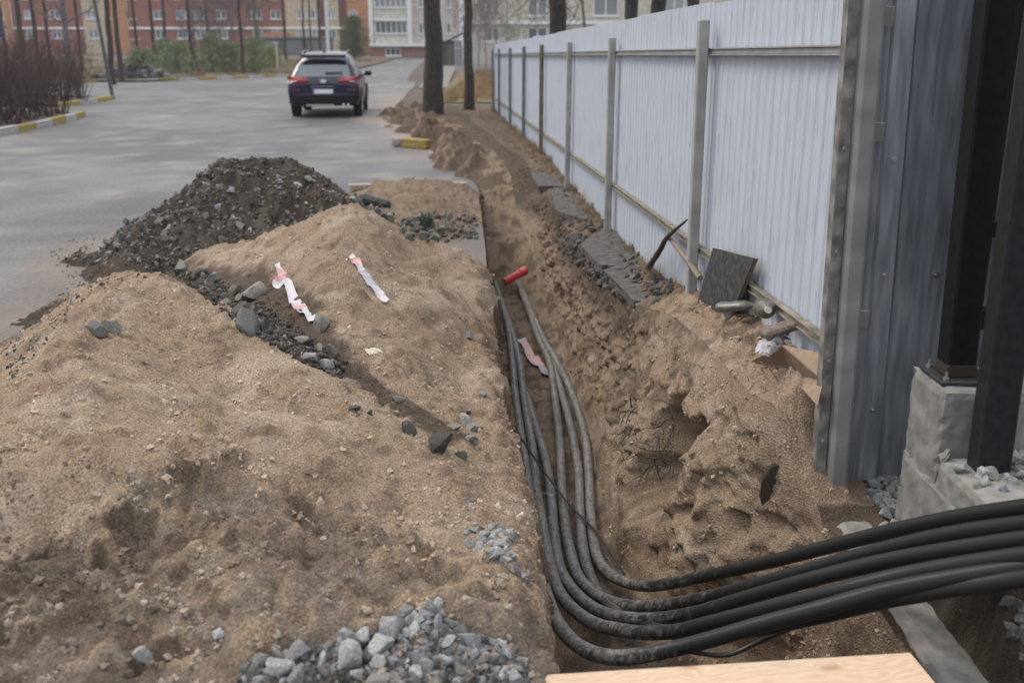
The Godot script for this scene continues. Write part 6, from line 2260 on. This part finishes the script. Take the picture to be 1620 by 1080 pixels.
	part("board", box_mesh(Vector3(0.34, 0.34, 0.03), 0.005), mat(lin(0.03, 0.04, 0.16), 0.6), car2, Vector3(0, 2.2, 0.03))
	# pile of broken asphalt on the far verge
	var pile := thing("asphalt_pile", on_ground(212, 56.0), "pile of broken dark asphalt slabs behind the white kerb", "rubble pile")
	for k in 90:
		var a := rng.randf_range(-2.3, 2.3)
		var h := (1.0 - pow(absf(a) / 2.4, 2.0)) * 0.85
		var y := rng.randf() * h
		var zz := rng.randf_range(-0.8, 0.8) * (1.0 - 0.5 * y)
		var m: Material = chunk_mats[rng.randi() % 3] if rng.randf() < 0.8 else stone_mats[1]
		var o := part("chunk", rocks[rng.randi() % rocks.size()], m, pile)
		o.transform = Transform3D(Basis.from_euler(Vector3(rng.randfn() * 0.4, rng.randf() * TAU, rng.randfn() * 0.4)) * Basis.from_scale(Vector3(0.5, 0.22, 0.45) * rng.randf_range(0.5, 1.2)), Vector3(a, y, zz))
	var core := part("core", soft_rocks[0], chunk_mats[2], pile)
	core.transform = Transform3D(Basis.from_scale(Vector3(3.4, 1.0, 1.2)), Vector3(0, 0.1, 0))
	# dry grass tufts on verge, meadow and the fence foot
	var gb := begin()
	flat(gb)
	var rr := RandomNumberGenerator.new()
	rr.seed = 8
	for k in 26:
		var b := Vector3(rr.randfn() * 0.07, 0, rr.randfn() * 0.07)
		var tip := b + Vector3(rr.randfn() * 0.1, rr.randf_range(0.12, 0.34), rr.randfn() * 0.1)
		tri(gb, b, tip, b + Vector3(0.012, 0, 0.004), Vector3.BACK)
	var mm := MultiMesh.new()
	mm.transform_format = MultiMesh.TRANSFORM_3D
	mm.use_colors = true
	mm.mesh = done(gb)
	mm.instance_count = 3200
	for k in 3200:
		var p := Vector3.ZERO
		var c := Color(0.24, 0.16, 0.075)
		var w := rng.randf()
		if w < 0.55:
			var s := rng.randf_range(54.5, 100.0)
			var x := rng.randf_range(-40.0, -13.0)
			if x > -19.5 + (s - 53.0) * 0.6 or x > -12.4:
				x -= 7.0
			p = Vector3(x, 0.085 + far_rise(s), -s)
			c = Color(0.2, 0.135, 0.075)
		elif w < 0.965:
			var s := rng.randf_range(34.5, 70.0)
			p = Vector3(rng.randf_range(-2.4, 3.0), far_rise(s), -s)
		else:
			var s := rng.randf_range(6.5, 30.0)
			var x := fence_x(s) - rng.randf_range(0.02, 0.12)
			p = Vector3(x, ground_y(x, s), -s)
			c = Color(0.26, 0.19, 0.10)
		mm.set_instance_transform(k, Transform3D(Basis(Vector3.UP, rng.randf() * TAU) * Basis.from_scale(Vector3.ONE * (rng.randf_range(0.6, 1.4) if p.z < -31.0 else rng.randf_range(0.25, 0.6))), p))
		mm.set_instance_color(k, c * rng.randf_range(0.6, 1.25))
	var gm := mat(Color.WHITE, 0.9)
	gm.vertex_color_use_as_albedo = true
	stuff("dry_grass", mm, gm, self, "dry brown grass tufts on the verges and along the fence foot", "grass")

# ---------------------------------------------------------------- everything
func _ready() -> void:
	rng.seed = 20240
	var cam := Camera3D.new()
	cam.name = "camera"
	cam.position = Vector3(0, EYE, 0)
	cam.rotation_degrees = Vector3(-PITCH, 0, 0)
	cam.fov = rad_to_deg(2.0 * atan(540.0 / F))
	cam.near = 0.05
	cam.far = 800.0
	var lens := CameraAttributesPhysical.new()
	lens.frustum_focal_length = 35.0
	lens.frustum_focus_distance = 4.6
	lens.frustum_near = 0.05
	lens.frustum_far = 800.0
	lens.exposure_aperture = 2.6
	cam.attributes = lens
	add_child(cam)
	cam.current = true
	var env := Environment.new()
	env.background_mode = Environment.BG_SKY
	var sm := ProceduralSkyMaterial.new()
	sm.sky_top_color = Color(0.95, 0.97, 1.0)
	sm.sky_horizon_color = Color(0.66, 0.675, 0.70)
	sm.sky_curve = 0.5
	sm.ground_bottom_color = Color(0.25, 0.23, 0.21)
	sm.ground_horizon_color = Color(0.55, 0.54, 0.53)
	sm.sun_angle_max = 1.0
	var sky := Sky.new()
	sky.sky_material = sm
	env.sky = sky
	env.tonemap_mode = Environment.TONE_MAPPER_LINEAR
	env.tonemap_exposure = 2.15
	env.sdfgi_enabled = true
	env.ssao_enabled = true
	env.ssil_enabled = true
	env.fog_enabled = true
	env.fog_density = 0.0005
	env.fog_light_color = Color(0.78, 0.79, 0.82)
	var we := WorldEnvironment.new()
	we.name = "environment"
	we.environment = env
	add_child(we)
	var sun := DirectionalLight3D.new()
	sun.name = "sun"
	sun.light_energy = 0.4
	sun.light_color = Color(1.0, 0.97, 0.93)
	sun.light_angular_distance = 25.0
	sun.shadow_enabled = true
	add_child(sun)
	sun.look_at_from_position(Vector3(-6, 9, -3), Vector3.ZERO)
	make_ground()
	make_road()
	make_setting()
	make_buildings()
	make_stone_kit()
	make_fence()
	make_end_posts()
	make_galvanised()
	make_gate()
	make_ducts()
	make_slabs()
	make_plank()
	make_car()
	make_plants()
	make_fence_foot_things()
	make_stones()
	make_roots()
	make_scraps()
